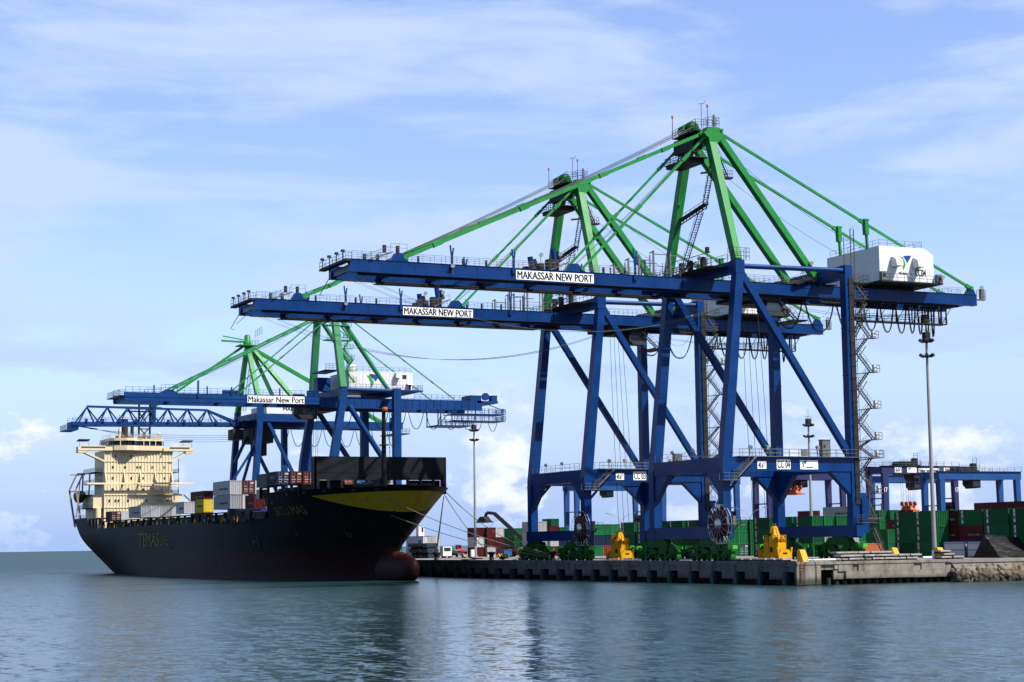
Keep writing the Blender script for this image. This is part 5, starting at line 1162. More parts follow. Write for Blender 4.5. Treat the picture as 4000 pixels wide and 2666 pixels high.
def cont_mesh(code, L, W, H, door):
    key = (code, round(L, 2), round(W, 2), round(H, 2), door)
    if key in _CMESH: return _CMESH[key]
    mb = MB(); e = 0.12
    for x in (-L, -e):
        for y_ in (0, W - e): mb.box((x, y_, 0), (x + e, y_ + e, H))
    for y_ in (0, W - 0.08):
        mb.box((-L + e, y_ + .003, 0.0), (-e, y_ + .077, 0.16)); mb.box((-L + e, y_ + .003, H - 0.09), (-e, y_ + .077, H - .002))
    for x in (-L, -0.1): mb.box((x + .003, e, 0), (x + .097, W - e, 0.16)); mb.box((x + .003, e, H - .11), (x + .097, W - e, H - .002))
    corr(mb, (-L + e, 0.015, 0), (-e, 0.015, 0), 0.16, H - .09, (0, -1, 0)); corr(mb, (-L + e, W - .015, 0), (-e, W - .015, 0), 0.16, H - .09, (0, 1, 0))
    corr(mb, (-L + .015, e, 0), (-L + .015, W - e, 0), 0.16, H - .11, (-1, 0, 0))
    if not door: corr(mb, (-0.015, e, 0), (-0.015, W - e, 0), 0.16, H - .11, (1, 0, 0), .36, .10)
    mb.box((-L + .05, .05, H - .06), (-.05, W - .05, H - .03)); mb.box((-L + .05, .05, .05), (-.05, W - .05, .1))
    _CMESH[key] = mb.mesh('container', CM[code]); return _CMESH[key]
DOORM = mat('door_gear_pale', (0.5, 0.5, 0.5), 0.5, 0.4)
def door_mesh(code, W, H, side):
    key = ('door', code, round(W, 2), round(H, 2), side)
    if key in _CMESH: return _CMESH[key]
    mb = MB(); a, b = (0.13, W / 2 - .012) if side == 0 else (W / 2 + .012, W - .13); wd = b - a
    mb.box((-.10, a, .17), (-.045, b, H - .12))
    for k in range(4): mb.box((-.045, a + .05, .25 + (H - .5) * k / 4), (-.03, b - .05, .25 + (H - .5) * (k + .8) / 4))
    mb.cur = 1
    for q in (.28, .74): mb.tube((-.012, a + wd * q, .12), (-.012, a + wd * q, H - .06), .022, 5); mb.box((-.03, a + wd * q - .09, 1.0), (-.008, a + wd * q + .25, 1.1))
    if side == 1: mb.box((-.03, a + wd * .35, H * .74), (-.022, a + wd * .95, H * .88))
    for q in (.2, .38, .56): mb.box((-.03, a + wd * .3, H * q), (-.024, a + wd * .7, H * q + .1))
    _CMESH[key] = mb.mesh('door', [CM[code], DOORM]); return _CMESH[key]
_LET = {}
def spil_mesh(H):
    if 'S' in _LET: return _LET['S']
    mb = MB()
    for k in range(4): z = H - .55 - .55 * k; mb.box((0, -.02, z - .02), (.44, -.006, z + .46))
    base = mb.mesh('lettering', [SIGNW])
    _LET['S'] = base; return base
TIER = ['bottom', 'second', 'third', 'top']
GRP = {}
def container(code, X, Y, Z, L, label, group, door=False, W=2.44, H=2.59, sgn=None, rz=0.0, sc=None):
    o = link('shipping_container', cont_mesh(code, L, W, H, door), None, (X, Y, Z)); tag(o, label, 'container', group)
    if rz: o.rotation_euler = (0, 0, rz)
    if door:
        for s_ in (0, 1): link('door', door_mesh(code, W, H, s_), o)
    if sgn == 'spil':
        p = link('lettering', spil_mesh(H), o, (-L + .75, 0, 0))
        for k, ch in enumerate('SPIL'): text(ch, (-L + .82, -.03, H - .53 - .55 * k), (.3, .4), '-y', o, RED if k < 2 else INK)
    elif sgn:
        s_, m_, fx, fz, wd, ht = sgn; text(s_, (-L + fx * L, -.03, fz * H), (wd * L, ht * H), '-y', o, m_)
    return o
TEM = ('TEMAS LINE', INK, .36, .36, .5, .13); TEMW = ('TEMAS LINE', FADEW, .36, .36, .5, .13)
STACKS = [
(-222.9, 50, 6.06, 2.59, 'MWM', 'left of the tall lamp mast'),
(-222.0, 52.7, 6.06, 2.59, 'WMM', 'between two maroon stacks behind the bow ropes'),
(-222.3, 55.4, 6.06, 2.59, 'MMW', 'with white top behind the bow ropes'),
(-249.4, 74, 12.19, 2.59, 'MGg', 'behind the reach stacker boom'),
(-179.8, 47, 9.1, 2.9, 'LLL', 'beside the far waterside leg of the second crane'),
(-198.9, 60, 6.06, 2.59, 'MWM', 'seen low through the legs of the second crane'),
(-247.6, 85, 6.06, 2.59, 'gggG', 'seen high through the legs of the second crane'),
(-232.5, 80, 6.06, 2.59, 'gNg', 'left of the cable reel of the second crane'),
(-171.2, 58, 6.06, 2.59, 'gNg', 'next to the cable reel of the second crane'),
(-171.6, 60.6, 6.06, 2.59, 'RNg', 'second right of the cable reel of the second crane'),
(-171.8, 63.2, 6.06, 2.59, 'RRg', 'third right of the cable reel of the second crane'),
(-137.0, 50, 6.06, 2.59, 'GGG', 'right behind the shaded yellow spreader'),
(-129.7, 50, 6.06, 2.59, 'GGG', 'left of the far waterside leg of the nearest crane'),
(-122.1, 50, 6.06, 2.59, 'gGG', 'half hidden by the far waterside leg of the nearest crane'),
(-115.7, 50, 6.06, 2.59, 'GGG', 'first above the waterside sill of the nearest crane'),
(-108.3, 50, 6.06, 2.59, 'GGG', 'second above the waterside sill of the nearest crane'),
(-101.4, 50, 6.06, 2.59, 'GgG', 'left of the cable reel of the nearest crane'),
(-108.4, 57, 6.06, 2.59, 'ggg', 'next to the cable reel of the nearest crane'),
(-108.6, 59.6, 6.06, 2.59, 'Kgg', 'second right of the cable reel of the nearest crane'),
(-108.1, 62.2, 6.06, 2.59, 'ggg', 'third right of the cable reel of the nearest crane'),
(-82.1, 50, 6.06, 2.59, 'GGG', 'behind the sunlit yellow spreader'),
(-74.3, 50, 6.06, 2.59, 'ggG', 'behind the far landside leg of the nearest crane'),
(-67.5, 50, 6.06, 2.59, 'GGG', 'right of the far landside leg of the nearest crane'),
(-67.6, 52.8, 6.06, 2.59, 'gLg', 'second right of the far landside leg of the nearest crane'),
(-67.1, 55.4, 6.06, 2.59, 'gLg', 'third right of the far landside leg of the nearest crane'),
(-67.0, 58, 6.06, 2.59, 'WWg', 'beside the near landside leg of the nearest crane'),
(-150.8, 108, 6.06, 2.59, 'gggM', 'behind the landside sill beam with maroon top'),
(-101.3, 85, 12.19, 2.59, 'gggL', 'behind the near landside leg with grey top'),
(-147.6, 126, 6.06, 2.59, 'gggg', 'behind the stair tower'),
(-146.5, 128.6, 6.06, 2.59, 'gggg', 'second behind the stair tower'),
(-81.1, 78, 6.06, 2.59, 'Gg', 'behind the foot of the stairs'),
(-153.8, 132, 6.06, 2.59, 'ggg', 'under the stair tower platform'),
(-130.7, 120, 6.06, 2.59, 'gMM', 'left of the lettered green column'),
(-147.5, 134, 6.06, 2.59, 'gMMM', 'under the orange hanging spreader'),
(-32.1, 47, 6.06, 2.59, 'GGG', 'above the orange container'),
(-21.4, 43, 6.06, 2.59, 'GGG', 'just left of the near lamp mast'),
(-19.6, 46, 6.06, 2.59, 'NMM', 'just right of the near lamp mast'),
(-13.4, 46, 6.06, 2.59, 'NMG', 'between maroon stacks at the right'),
(-7.1, 46, 6.06, 2.59, 'GGG', 'with bright end near the right edge'),
(-0.6, 46, 6.06, 2.59, 'GGG', 'cut by the right edge'),
(-71.9, 98, 6.06, 2.59, 'gggM', 'in the rear row topped maroon at the right'),
(-71.6, 100.6, 6.06, 2.59, 'gggg', 'in the rear row topped green at the right'),
(-71.5, 103.2, 6.06, 2.59, 'gggL', 'in the rear row topped grey at the right'),
(-59.7, 98, 12.19, 2.59, 'gggM', 'in the rear row at the right edge'),
(-149.9, 150, 12.19, 2.59, 'gggg', 'in the back row behind the near lamp mast'),
(-148.9, 152.6, 12.19, 2.59, 'gggM', 'in the back row right of the near lamp mast'),
(-148.6, 155.2, 12.19, 2.59, 'gggg', 'in the back row left of the rear maroon container'),
]
rr = random.Random(5)
for (X, Y, L, H, tiers, desc) in STACKS:
    for k, cd_ in enumerate(tiers):
        tn = 'top tier' if k == len(tiers) - 1 else TIER[k] + ' tier'
        lab = '%s container, %s, %s' % (CNAME[cd_], tn, desc)
        sg = 'spil' if cd_ == 'G' else TEM if cd_ in 'L' else TEMW if cd_ == 'M' and rr.random() < .75 else None
        container(cd_, X + rr.uniform(-.05, .05), Y + rr.uniform(-.03, .03), D + 0.005 + k * (H + 0.015), L, lab, 'containers stacked in the yard', door=(cd_ == 'K' or (cd_ == 'g' and rr.random() < .0)), H=H, sgn=sg)
container('O', -36.0, 42.6, D + .005, 6.06, 'orange container standing side on behind the white stair foot', 'containers stacked in the yard', rz=math.pi / 2, H=2.5)
# refrigerated containers at the left of the yard
XS = -231.3
for k in range(2):
    for j, nm in enumerate(('left', 'right')):
        container('W', XS, 38 + 2.6 * j, D + .005 + k * 2.92, 12.19, 'white refrigerated container, %s of the %s pair beside the ship bow' % (('bottom', 'top')[k], nm), 'white containers beside the bow', door=True, H=2.9, sgn=('SITC', LBLUE, .72, .3, .2, .3) if j == 0 else None)
# containers on the ship
def sc_(code, X, Y, Z, W, L, H, lab, door=False, sgn=None): container(code, X, Y, Z, L, lab, 'containers carried on the ship', door=door, W=W, H=H, sgn=sgn)
SITCW = ('SITC', FADEW, .35, .42, .5, .24)
sc_('L', -167.8, -35, 18.55, 2.75, 13.2, 3.05, 'upper grey container of the near two high stack amidships on the ship', sgn=TEM)
sc_('L', -167.6, -35, 15.35, 2.75, 12.8, 3.1, 'lower grey container of the near two high stack amidships on the ship', sgn=TEM)
sc_('M', -167.8, -32.1, 18.55, 2.75, 13.2, 3.05, 'maroon container with barred doors beside the upper grey one on the ship', True)
sc_('W', -167.8, -29.2, 18.55, 2.75, 13.2, 3.05, 'pale container showing a sliver beside the maroon doors on the ship', True)
sc_('W', -167.6, -32.1, 15.35, 1.2, 12.8, 3.1, 'pale container end under the maroon doors on the ship')
sc_('M', -156.4, -33.0, 15.0, 2.7, 6.5, 3.0, 'low maroon container half behind the bow step of the ship', sgn=TEMW)
sc_('S', -141.8, -35, 19.3, 2.62, 6.8, 2.75, 'slate grey container just behind the navy doors on the ship')
sc_('N', -134.8, -35, 19.5, 2.62, 6.8, 2.72, 'navy container with white barred doors before the bow wall', True, SITCW)
sc_('M', -134.8, -32.2, 19.5, 2.62, 6.8, 2.72, 'first maroon container with doors right of the navy one on the ship', True)
sc_('M', -134.8, -29.4, 19.5, 2.62, 6.8, 2.72, 'second maroon container with doors right of the navy one on the ship', True)
sc_('W', -134.8, -26.6, 19.5, 2.62, 6.8, 2.72, 'pale container sliver touching the dark bow wall of the ship', True)
for j, cd_ in enumerate('rBBW'): sc_(cd_, -120.3, -26.2 + 2.9 * j, 19.05, 2.5, 6.1, 2.4, ('brown', 'left blue', 'right blue', 'white')[j] + ' container glimpsed through the gap under the bow wall', True)
sc_('W', -146.2, -35.2, 16.95, 1.9, 1.9, 1.9, 'small pale locker below the slate grey container on the ship', True)
sc_('M', -226.5, -24, 18.7, 2.4, 12.4, 2.5, 'maroon container raised behind the yellow one on the ship', sgn=TEMW)
sc_('M', -226.5, -24, 16.1, 2.4, 12.4, 2.5, 'maroon container under the raised maroon one on the ship')
sc_('M', -226.5, -24, 14.35, 2.4, 12.4, 1.7, 'low maroon flat box under the maroon stack on the ship')
sc_('Y', -188.5, -35, 15.0, 2.3, 6.6, 3.05, 'yellow container with yellow barred doors on the ship', True, ('LASCOM', INK, .2, .42, .6, .13))
sc_('L', -205.1, -35, 15.1, 2.6, 7.4, 2.8, 'grey container left of the yellow one on the ship', sgn=TEM)
for j in range(3): sc_('L', -246.7, -35 + 2.68 * j, 15.0, 2.62, 12.9, 2.95, 'grey container with white ribbed end, %s of three below the deckhouse' % ('first', 'second', 'third')[j], sgn=TEM if j == 0 else None)
sc_('W', -246.7, -26.9, 15.0, 2.62, 12.9, 2.95, 'pale container with ladder like doors right of the three grey ends', True)
sc_('M', -279.8, -35, 14.5, 2.8, 6.2, 2.75, 'maroon container with doors at the foot of the deckhouse', True)
sc_('W', -279.8, -32.1, 14.5, 2.8, 6.2, 2.75, 'white container with doors at the foot of the deckhouse', True)

# ---------------------------------------------------------------- lamp masts and street lamps
def lamp_mast(x, y_, H, label):
    m_ = thing('lamp_mast', label, 'lamp mast', (x, y_, D), 0, 'tall floodlight masts of the yard')
    MB().tube((0, 0, 0), (0, 0, H), 0.40, 12, 0.20).tube((0, 0, 0), (0, 0, 0.4), 0.75, 12).build('pole', POLE, m_)
    mb = MB(); mb.lathe([(0.3, H - 3.4), (0.75, H - 3.3), (0.75, H - 3.1), (0.3, H - 3.0)], (0, 0, 0), 12); mb.lathe([(0.3, H - 0.9), (0.75, H - 0.8), (0.75, H - .6), (0.3, H - .5)], (0, 0, 0), 12)
    mb.box((-.5, -.5, H - .5), (.5, .5, H + .9)); mb.rail([(-.5, -.5, H + .9), (.5, -.5, H + .9), (.5, .5, H + .9)], .5, 1, .03); mb.tube((0, 0, H + .8), (0, 0, H + 3.0), .03, 4); mb.build('lamp_ring', DARK, m_)
    for z in (H - 3.2, H - .7):
        for a in range(6): q = a * math.pi / 3 + .3; MB().bar((.7 * math.cos(q), .7 * math.sin(q), z), (1.3 * math.cos(q), 1.3 * math.sin(q), z + .3), .5, .4).build('floodlight', DARK, m_)
    return m_
lamp_mast(-20.0, 41.2, 36.8, 'nearest tall grey floodlight mast, in front of the green stacks at the right')
lamp_mast(-210.6, 44, 33.6, 'tall thin floodlight mast just right of the ship bow')
lamp_mast(-118.0, 85, 29.6, 'floodlight mast seen between the landside legs of the nearest crane')
def street_lamp(x, y_, label):
    m_ = thing('street_lamp', label, 'street lamp', (x, y_, D), 0.9, 'twin arm street lamps')
    MB().tube((0, 0, 0), (0, 0, 8.0), .13, 8, .08).build('pole', POLE, m_)
    for s_ in (-1, 1):
        a = MB(); a.path([(0, 0, 7.9), (.35 * s_, 0, 9.2), (1.3 * s_, 0, 10.2), (3.4 * s_, 0, 10.9)], .06, 6); ar = a.build('arm', POLE, m_)
        MB().bar((3.2 * s_, 0, 10.9), (4.1 * s_, 0, 11.05), .28, .14).build('lamp_head', POLE, ar)
street_lamp(-278.5, 80, 'twin arm street lamp standing left of the reach stacker boom')
street_lamp(-197.3, 80, 'twin arm street lamp seen through the second crane')
street_lamp(-135.5, 80, 'twin arm street lamp left of the sunlit yellow spreader cone')

# ---------------------------------------------------------------- yard gantry cranes
PURP = mat('yard_crane_slate_blue', (0.035, 0.040, 0.125), 0.5, 0.35, .15, .3, streak=.15, dirt=(.06, .06, .08))
RBLUE = mat('yard_crane_blue', (0.018, 0.075, 0.240), 0.5, 0.35, .15, .3)
def rtg(x, y0_, y1_, H, label, m_, sp=True, hoist=8.0, dep=2.0):
    c = thing('yard_gantry_crane', label, 'gantry crane', (x, y0_, D), 0, 'yard gantry cranes'); S = y1_ - y0_; B = 6.6
    for xx in (0, -B):
        for v in (0, S): MB().prism([(v - .55, 1.6), (v + .55, 1.6), (v + (.95 if v == 0 else .6), H - dep), (v - (.6 if v == 0 else .95), H - dep)], 'x', xx - 1.1, xx).build('leg', m_, c)
        mb = MB(); mb.box((xx - 1.1, -.9, H - dep), (xx, S + .9, H)); mb.box((xx - 1.2, -1.0, H), (xx + .35, S + 1.0, H + .08)); mb.build('girder', m_, c)
        mb = MB(); mb.rail([(xx + .3, -.9, H + .08), (xx + .3, S + .9, H + .08)], 1.1, 2.4, .05); mb.build('guard_rail', GALV, c)
    for v in (0, S):
        mb = MB(); mb.box((-B - 1.5, v - .6, 1.2), (.5, v + .6, 2.0)); mb.box((-B, v - .2, H - 8.6), (-1.1, v + .2, H - 8.3)); mb.box((-B, v - .4, H - dep + .2), (-1.1, v + .4, H - .2)); mb.build('end_frame', m_, c)
        for xx in (-.5, -B - .6): MB().lathe([(0.3, -.35), (.75, -.35), (.75, .35), (.3, .35)], (xx, v, .76), 14, 'y').build('wheel', BLACK, c)
    tv = S * .42
    mb = MB(); mb.box((-B + .4, tv - 3.6, H + .1), (-1.5, tv + 3.0, H + .5)); mb.tube((-B + 1, tv - 2.8, H + .9), (-1.8, tv - 2.8, H + .9), .45, 10); mb.box((-B + 1, tv - 1.4, H + .5), (-2, tv + .4, H + 1.3)); mb.box((-3.0, tv + 1.1, H + .5), (-1.8, tv + 2.4, H + 2.2)); mb.rail([(-1.4, tv - 3.6, H + .5), (-1.4, tv + 3, H + .5)], 1.2, 1.2, .05, 2); mb.rail([(-1.8, tv + 1.1, H + 2.2), (-1.8, tv + 2.4, H + 2.2)], 1.3, 1.3, .05); tr = mb.build('trolley', DARK, c)
    mb = MB(); mb.prism([(tv + .2, H - dep), (tv + 3.2, H - dep), (tv + 3.2, H - dep - 2.0), (tv + 1.2, H - dep - 2.2), (tv + .2, H - dep - 1.2)], 'x', -B + 1.6, -1.6); cb = mb.build('operator_cab', DARK, c)
    MB().box((-1.6, tv + .8, H - dep - 1.7), (-1.56, tv + 2.9, H - dep - .4)).build('cab_window', GLASS, cb)
    mb = MB(); mb.box((-B + .5, S - 1.6, H - 12.5), (-.6, S - .5, H - 11)); mb.tube((-B + .8, S - .8, H - 10.2), (-.8, S - .8, H - 10.2), .8, 10); mb.stair((-B + 1.5, S, H - 13.0), (-1.5, S, H - 17.5), .8, (0, 1, 0)); mb.stair((-1.5, S, H - 12), (-B + 1, S, H - 15), .8, (0, 1, 0)); mb.build('power_unit', DARK, c)
    if sp:
        s_ = thing('hoist_spreader', '', '', (0, 0, 0)); 
        for k in ('label', 'category'): 
            if k in s_: del s_[k]
        s_.parent = c; z = hoist
        mb = MB(); mb.box((-B / 2 - 3.0, tv - 1.15, z), (-B / 2 + 3.0, tv + 1.15, z + .35)); mb.prism([(-B / 2 - 2.2, z + .35), (-B / 2 + 2.2, z + .35), (-B / 2 + 1.4, z + 1.5), (-B / 2 - 1.4, z + 1.5)], 'y', tv - .9, tv + .9)
        for xx in (-1.8, 1.8): mb.lathe([(.2, -.2), (.62, -.2), (.62, .2), (.2, .2)], (-B / 2 + xx, tv - .7, z + 2.0), 12, 'y'); mb.lathe([(.2, -.2), (.62, -.2), (.62, .2), (.2, .2)], (-B / 2 + xx, tv + .7, z + 2.0), 12, 'y')
        mb.build('spreader', ORANGE, s_)
        mb = MB()
        for xx in (-2.2, -1.2, 1.2, 2.2): 
            for v in (-.7, .7): mb.tube((-B / 2 + xx * .8, tv + v, z + 2.2), (-B / 2 + xx, tv + v * 1.4, H), .035, 4)
        mb.build('hoist_rope', WIRE, s_)
    return c
r1 = rtg(-163.2, 140, 163.3, 22.2, 'slate blue yard gantry crane with white signs, behind the near lamp mast', PURP, True, 10.4)
mb = MB(); mb.box((-.02, 3.2, 20.5), (.06, 5.4, 21.9)); mb.box((-.02, 7.2, 20.5), (.06, 10.2, 21.9)); mb.box((-.02, 10.9, 20.5), (.06, 17.6, 21.6)); mb.box((-.02, 19.2, 20.5), (.06, 22.3, 21.9)); sg = mb.build('sign', SIGNW, r1)
text('601', (.08, 3.4, 20.7), (1.8, 1.0), '+x', sg); logo((.07, 7.4, 20.7), 1.0, sg); text('Makassar Container Terminal', (.08, 11.1, 20.7), (6.3, .8), '+x', sg); text('KONECRANES', (.08, 19.8, 20.9), (2.4, .6), '+x', sg, RED)
for v in (0, 23.3): text('17', (.06, v - .45, 15.4), (.95, 1.2), '+x', r1, SIGNW)
rtg(-140.2, 140, 164.4, 19.8, 'bright blue yard gantry crane ending at the right edge', RBLUE, False)
rtg(-205, 172, 197, 21.5, 'blue yard gantry crane farthest back at the right edge', RBLUE, False)
rtg(-187.0, 120, 144.1, 21.5, 'slate blue yard gantry crane behind the landside legs of the nearest crane', PURP, True, 15.5)
rtg(-260, 100, 124, 21.0, 'blue yard gantry crane seen between the legs of the second crane', RBLUE, False)
rtg(-209, 100, 124, 21.0, 'blue yard gantry crane seen between the waterside legs of the nearest crane', RBLUE, False)
# ---------------------------------------------------------------- yellow spreaders with headblocks
def spreader(x, y_, label):
    c = thing('container_spreader', label, 'spreader', (x, y_, D), 0, 'yellow spreaders parked on the quay'); L, W = 6.0, 2.6
    mb = MB(); mb.box((-L + .3, .35, .45), (-.3, W - .35, 1.25))
    for xx in (-L, -.35): mb.box((xx, 0, .35), (xx + .35, W, .85))
    mb.prism([(0, .85), (W, .85), (W - .55, 1.75), (.55, 1.75)], 'x', -.33, -.06); mb.prism([(0, .85), (W, .85), (W - .55, 1.75), (.55, 1.75)], 'x', -L + .06, -L + .33); mb.build('beam', YELLOW, c)
    for xx in (-L + .02, -.42):
        for yy in (0, W - .35): mb = MB(); mb.prism([(yy, .0), (yy + .35, .0), (yy + .35, .5), (yy, .5)], 'x', xx, xx + .4); mb.bar((xx + .2, yy + .17, .4), (xx + .2, yy + .17 + (.28 if yy else -.28), 2.1), .3, .22); mb.build('corner_flipper', YELLOW, c)
    for s_ in (0, 1):
        xx = -L + .9 if s_ == 0 else -2.3; mb = MB(); mb.box((xx, .5, 1.25), (xx + 1.4, W - .5, 2.9)); 
        for yy in (.75, W - .75): mb.lathe([(.15, -.16), (.62, -.16), (.62, .16), (.15, .16)], (xx + .7, yy, 3.3), 14, 'y')
        mb.rail([(xx, .5, 2.9), (xx + 1.4, .5, 2.9), (xx + 1.4, W - .5, 2.9)], 1.15, .7, .05); mb.build('sheave_frame', YELLOW, c)
    mb = MB(); cx, cy = -L / 2, W / 2
    mb.lathe([(.95, 1.25), (1.0, 2.2), (1.05, 3.6), (.95, 3.75), (.5, 5.3), (.42, 5.5), (.2, 5.55)], (cx, cy, 0), 8); 
    for a in range(8): q = a * math.pi / 4; mb.bar((cx + 1.02 * math.cos(q), cy + 1.02 * math.sin(q), 3.6), (cx + .5 * math.cos(q), cy + .5 * math.sin(q), 5.4), .08, .1)
    mb.rail([(cx - .4, cy, 5.45), (cx + .4, cy, 5.45)], .5, .8, .05); cn_ = mb.build('headblock', YELLOW, c)
    mb = MB(); mb.box((cx - .18, cy - 1.0, 3.9), (cx + .18, cy - .6, 4.4)); mb.box((-2.9, .3, 1.35), (-2.4, .36, 2.1)); mb.box((-.04, .9, 1.0), (-.02, 1.7, 1.25)); mb.build('dark_opening', INK, c)
    return c
spreader(-25.5, 14.0, 'sunlit yellow container spreader with cone top under the nearest crane')
spreader(-75.6, 12.6, 'shaded yellow container spreader with cone top beside the second crane')
# ---------------------------------------------------------------- rail end stops
def stop(x, y_, label):
    o = MB().prism([(-.55, 0), (1.15, 0), (.25, 1.75), (-.2, 1.82), (-.55, 1.6)], 'y', -.5, .5).build('end_stop', YELLOW, None, (x, y_, D)); tag(o, label, 'end stop', 'yellow rail end stops')
    MB().lathe([(.28, 0), (.28, .5), (.1, .55)], (-.9, 0, .5), 10).build('buffer', INK, o)
stop(-4.3, 3.9, 'yellow wedge end stop nearest the quay corner beside the white pipe')
stop(-15.2, 29.2, 'yellow wedge end stop in front of the orange container')
stop(-2.6, 28.2, 'yellow wedge end stop at the foot of the near lamp mast')
tag(MB().tube((-2.4, 3.6, D + .25), (-1.6, 9.0, D + .25), .16, 10).build('white_pipe', WHITE), 'white pipe lying on the quay beside the yellow end stop', 'pipe')
tag(MB().tube((-1.6, 24.2, D + .3), (-1.6, 25.9, D + .3), .18, 10).build('white_pipe', WHITE), 'short white pipe at the right end of the concrete slab pile', 'pipe')
tag(MB().tube((-3.0, 27.4, D), (-3, 27.4, D + 1.35), .22, 10).build('bollard_post', WHITE), 'white post left of the end stop by the lamp mast', 'post')
# ---------------------------------------------------------------- piles of concrete slabs
slab = MB().box((-.85, -1.0, 0), (.85, 1.0, .24)).mesh('slab', SLABC)
lath = MB().box((-.8, -.16, 0), (.8, .16, .22)).mesh('bearer', DARK)
rr = random.Random(21)
def slabs(x, ya, yb, n, lab, dy=2.15, off=0.0, z0=0.0):
    for k in range(n):
        y_ = ya + (0.6 if k % 2 else 0)
        while y_ + dy < yb - k * .8:
            o = link('concrete_slab', slab, None, (x + rr.uniform(-.15, .15), y_ + 1.05, D + .22 + z0 + k * .46)); tag(o, lab, 'slab', lab + 's'); o.rotation_euler = (0, 0, rr.uniform(-.03, .03))
            for q in (.15, .85): b = link('bearer', lath, o, (0, -1 + 2 * q, -.22)); 
            y_ += dy
slabs(-2.2, 8.2, 25.0, 2, 'pale concrete slab in the long low pile on the quay end')
slabs(-4.4, 9.5, 24.0, 3, 'pale concrete slab in the second row of the low pile on the quay end')
slabs(-1.8, 27.2, 32.2, 3, 'weathered concrete slab in the small pile by the near lamp mast', 2.4)
for k in range(9):
    o = link('concrete_slab', slab, None, (-31.5 + k * 2.25, 6.6 + .12 * (k % 3), D + .22)); o.rotation_euler = (0, 0, 1.57); tag(o, 'grey concrete slab lying in the row before the sunlit yellow spreader', 'slab', 'slabs before the spreader')
    for q in (.15, .85): link('bearer', lath, o, (0, -1 + 2 * q, -.22))
# ---------------------------------------------------------------- bollards, mooring ropes
for X, lab in ((-81.0, 'bollard holding the bow ropes by the second crane'), (-136.0, 'bollard holding the two steep ropes beside the bow'), (-108.0, 'bare bollard on the quay edge between the rope ends')):
    o = MB().lathe([(.5, 0), (.5, .1), (.3, .15), (.28, .75), (.55, .95), (.55, 1.15), (.2, 1.2)], (0, 0, 0), 12).build('bollard', INK, None, (X, 0.9, D + .01)); o.scale = (1.5, 1.5, 1.5); tag(o, 'black iron ' + lab, 'bollard', 'quay bollards')
def rope(a, b, drop, label, r=.07): tag(MB().path(sag(a, b, drop, 16), r, 5).build('mooring_rope', ROPE), label, 'rope', 'mooring ropes of the ship')
bl = (-81.0, 0.7, D + 1.3); b2 = (-136.0, 0.7, D + 1.2)
rope((-106.5, -9.5, 17.0), bl, 2.2, 'topmost of the long mooring ropes from the bow to the second crane')
rope((-101.5, -26.0, 16.6), (-81.3, 0.6, D + 1.0), 1.2, 'middle long mooring rope from the bow to the second crane', .075)
rope((-108.5, -29.8, 16.4), (-81.6, 0.7, D + .7), 1.6, 'lowest long mooring rope, with a dark rat guard on it')
rope((-106.5, -9.8, 16.4), (-108.0, 0.8, D + 1.1), 0.8, 'crossing mooring rope running down to the quay behind the lamp mast')
rope((-107.6, -9.6, 16.0), b2, 0.3, 'left of the two steep ropes from the bow to the quay', .08)
rope((-106.8, -9.9, 16.2), (-135.4, .7, D + 1.2), 0.3, 'right of the two steep ropes from the bow to the quay', .08)
# ---------------------------------------------------------------- vehicles
WHL = MB().lathe([(.2, -.16), (.5, -.16), (.5, .16), (.2, .16)], (0, 0, 0), 14, 'y').mesh('wheel', BLACK)
def tractor(x, y_, rz, label):
    c = thing('terminal_tractor', label, 'tractor', (x, y_, D), rz, 'red terminal tractors'); 
    mb = MB(); mb.box((-4.6, -1.1, .6), (0.4, 1.1, 1.0)); mb.prism([(.9, .5), (.9, 1.3), (0.2, 1.75), (-1.2, 1.8), (-1.2, .5)], 'y', -1.25, 1.25); mb.build('body', RED, c)
    mb = MB(); mb.box((-1.5, -1.15, 1.8), (-0.1, .35, 2.2)); mb.box((-1.5, -1.15, 3.1), (-.1, .35, 3.35))
    for a in (-1.5, -.25):
        for b in (-1.15, .2): mb.box((a, b, 2.2), (a + .15, b + .15, 3.1))
    cb = mb.build('cab', RED, c); MB().box((-1.42, -1.08, 2.2), (-.2, .28, 3.1)).build('cab_window', GLASS, cb)
    MB().box((.9, -1.2, .25), (1.05, 1.2, .75)).tube((-1.2, .9, 1.8), (-1.2, .9, 3.2), .1, 8).build('front_bumper', INK, c)
    for a in (-.1, -3.4):
        for b in (-1.0, 1.0): link('wheel', WHL, c, (a, b, .5))
    return c
tractor(-356, 104.5, .2, 'red terminal tractor half hidden behind the white containers')
tractor(-352, 107.5, .1, 'middle red terminal tractor facing forward on the open quay')
tractor(-352, 115.5, .1, 'red terminal tractor next to the maroon container stacks')
def pickup(x, y_):
    c = thing('pickup_truck', 'dark pickup truck with a white roof, parked left of the maroon stacks', 'pickup', (x, y_, D), .1)
    MB().prism([(0.9, .45), (.9, 1.0), (-.3, 1.15), (-4.0, 1.15), (-4.0, .45)], 'y', -.95, .95).build('body', CLOTHD, c)
    cb = MB().prism([(-.3, 1.15), (-.9, 1.85), (-2.3, 1.85), (-2.5, 1.15)], 'y', -.82, .82).build('cab', GLASS, c); MB().box((-2.3, -.8, 1.85), (-.9, .8, 1.95)).build('roof', WHITE, cb)
    for a in (.1, -3.0):
        for b in (-.85, .85): o = link('wheel', WHL, c, (a, b, .4)); o.scale = (.8, .8, .8)
    for b in (-.7, .7): MB().box((.89, b - .15, .72), (.93, b + .15, .9)).build('headlight', LAMPG, c)
o = pickup(-226.5, 46.5)
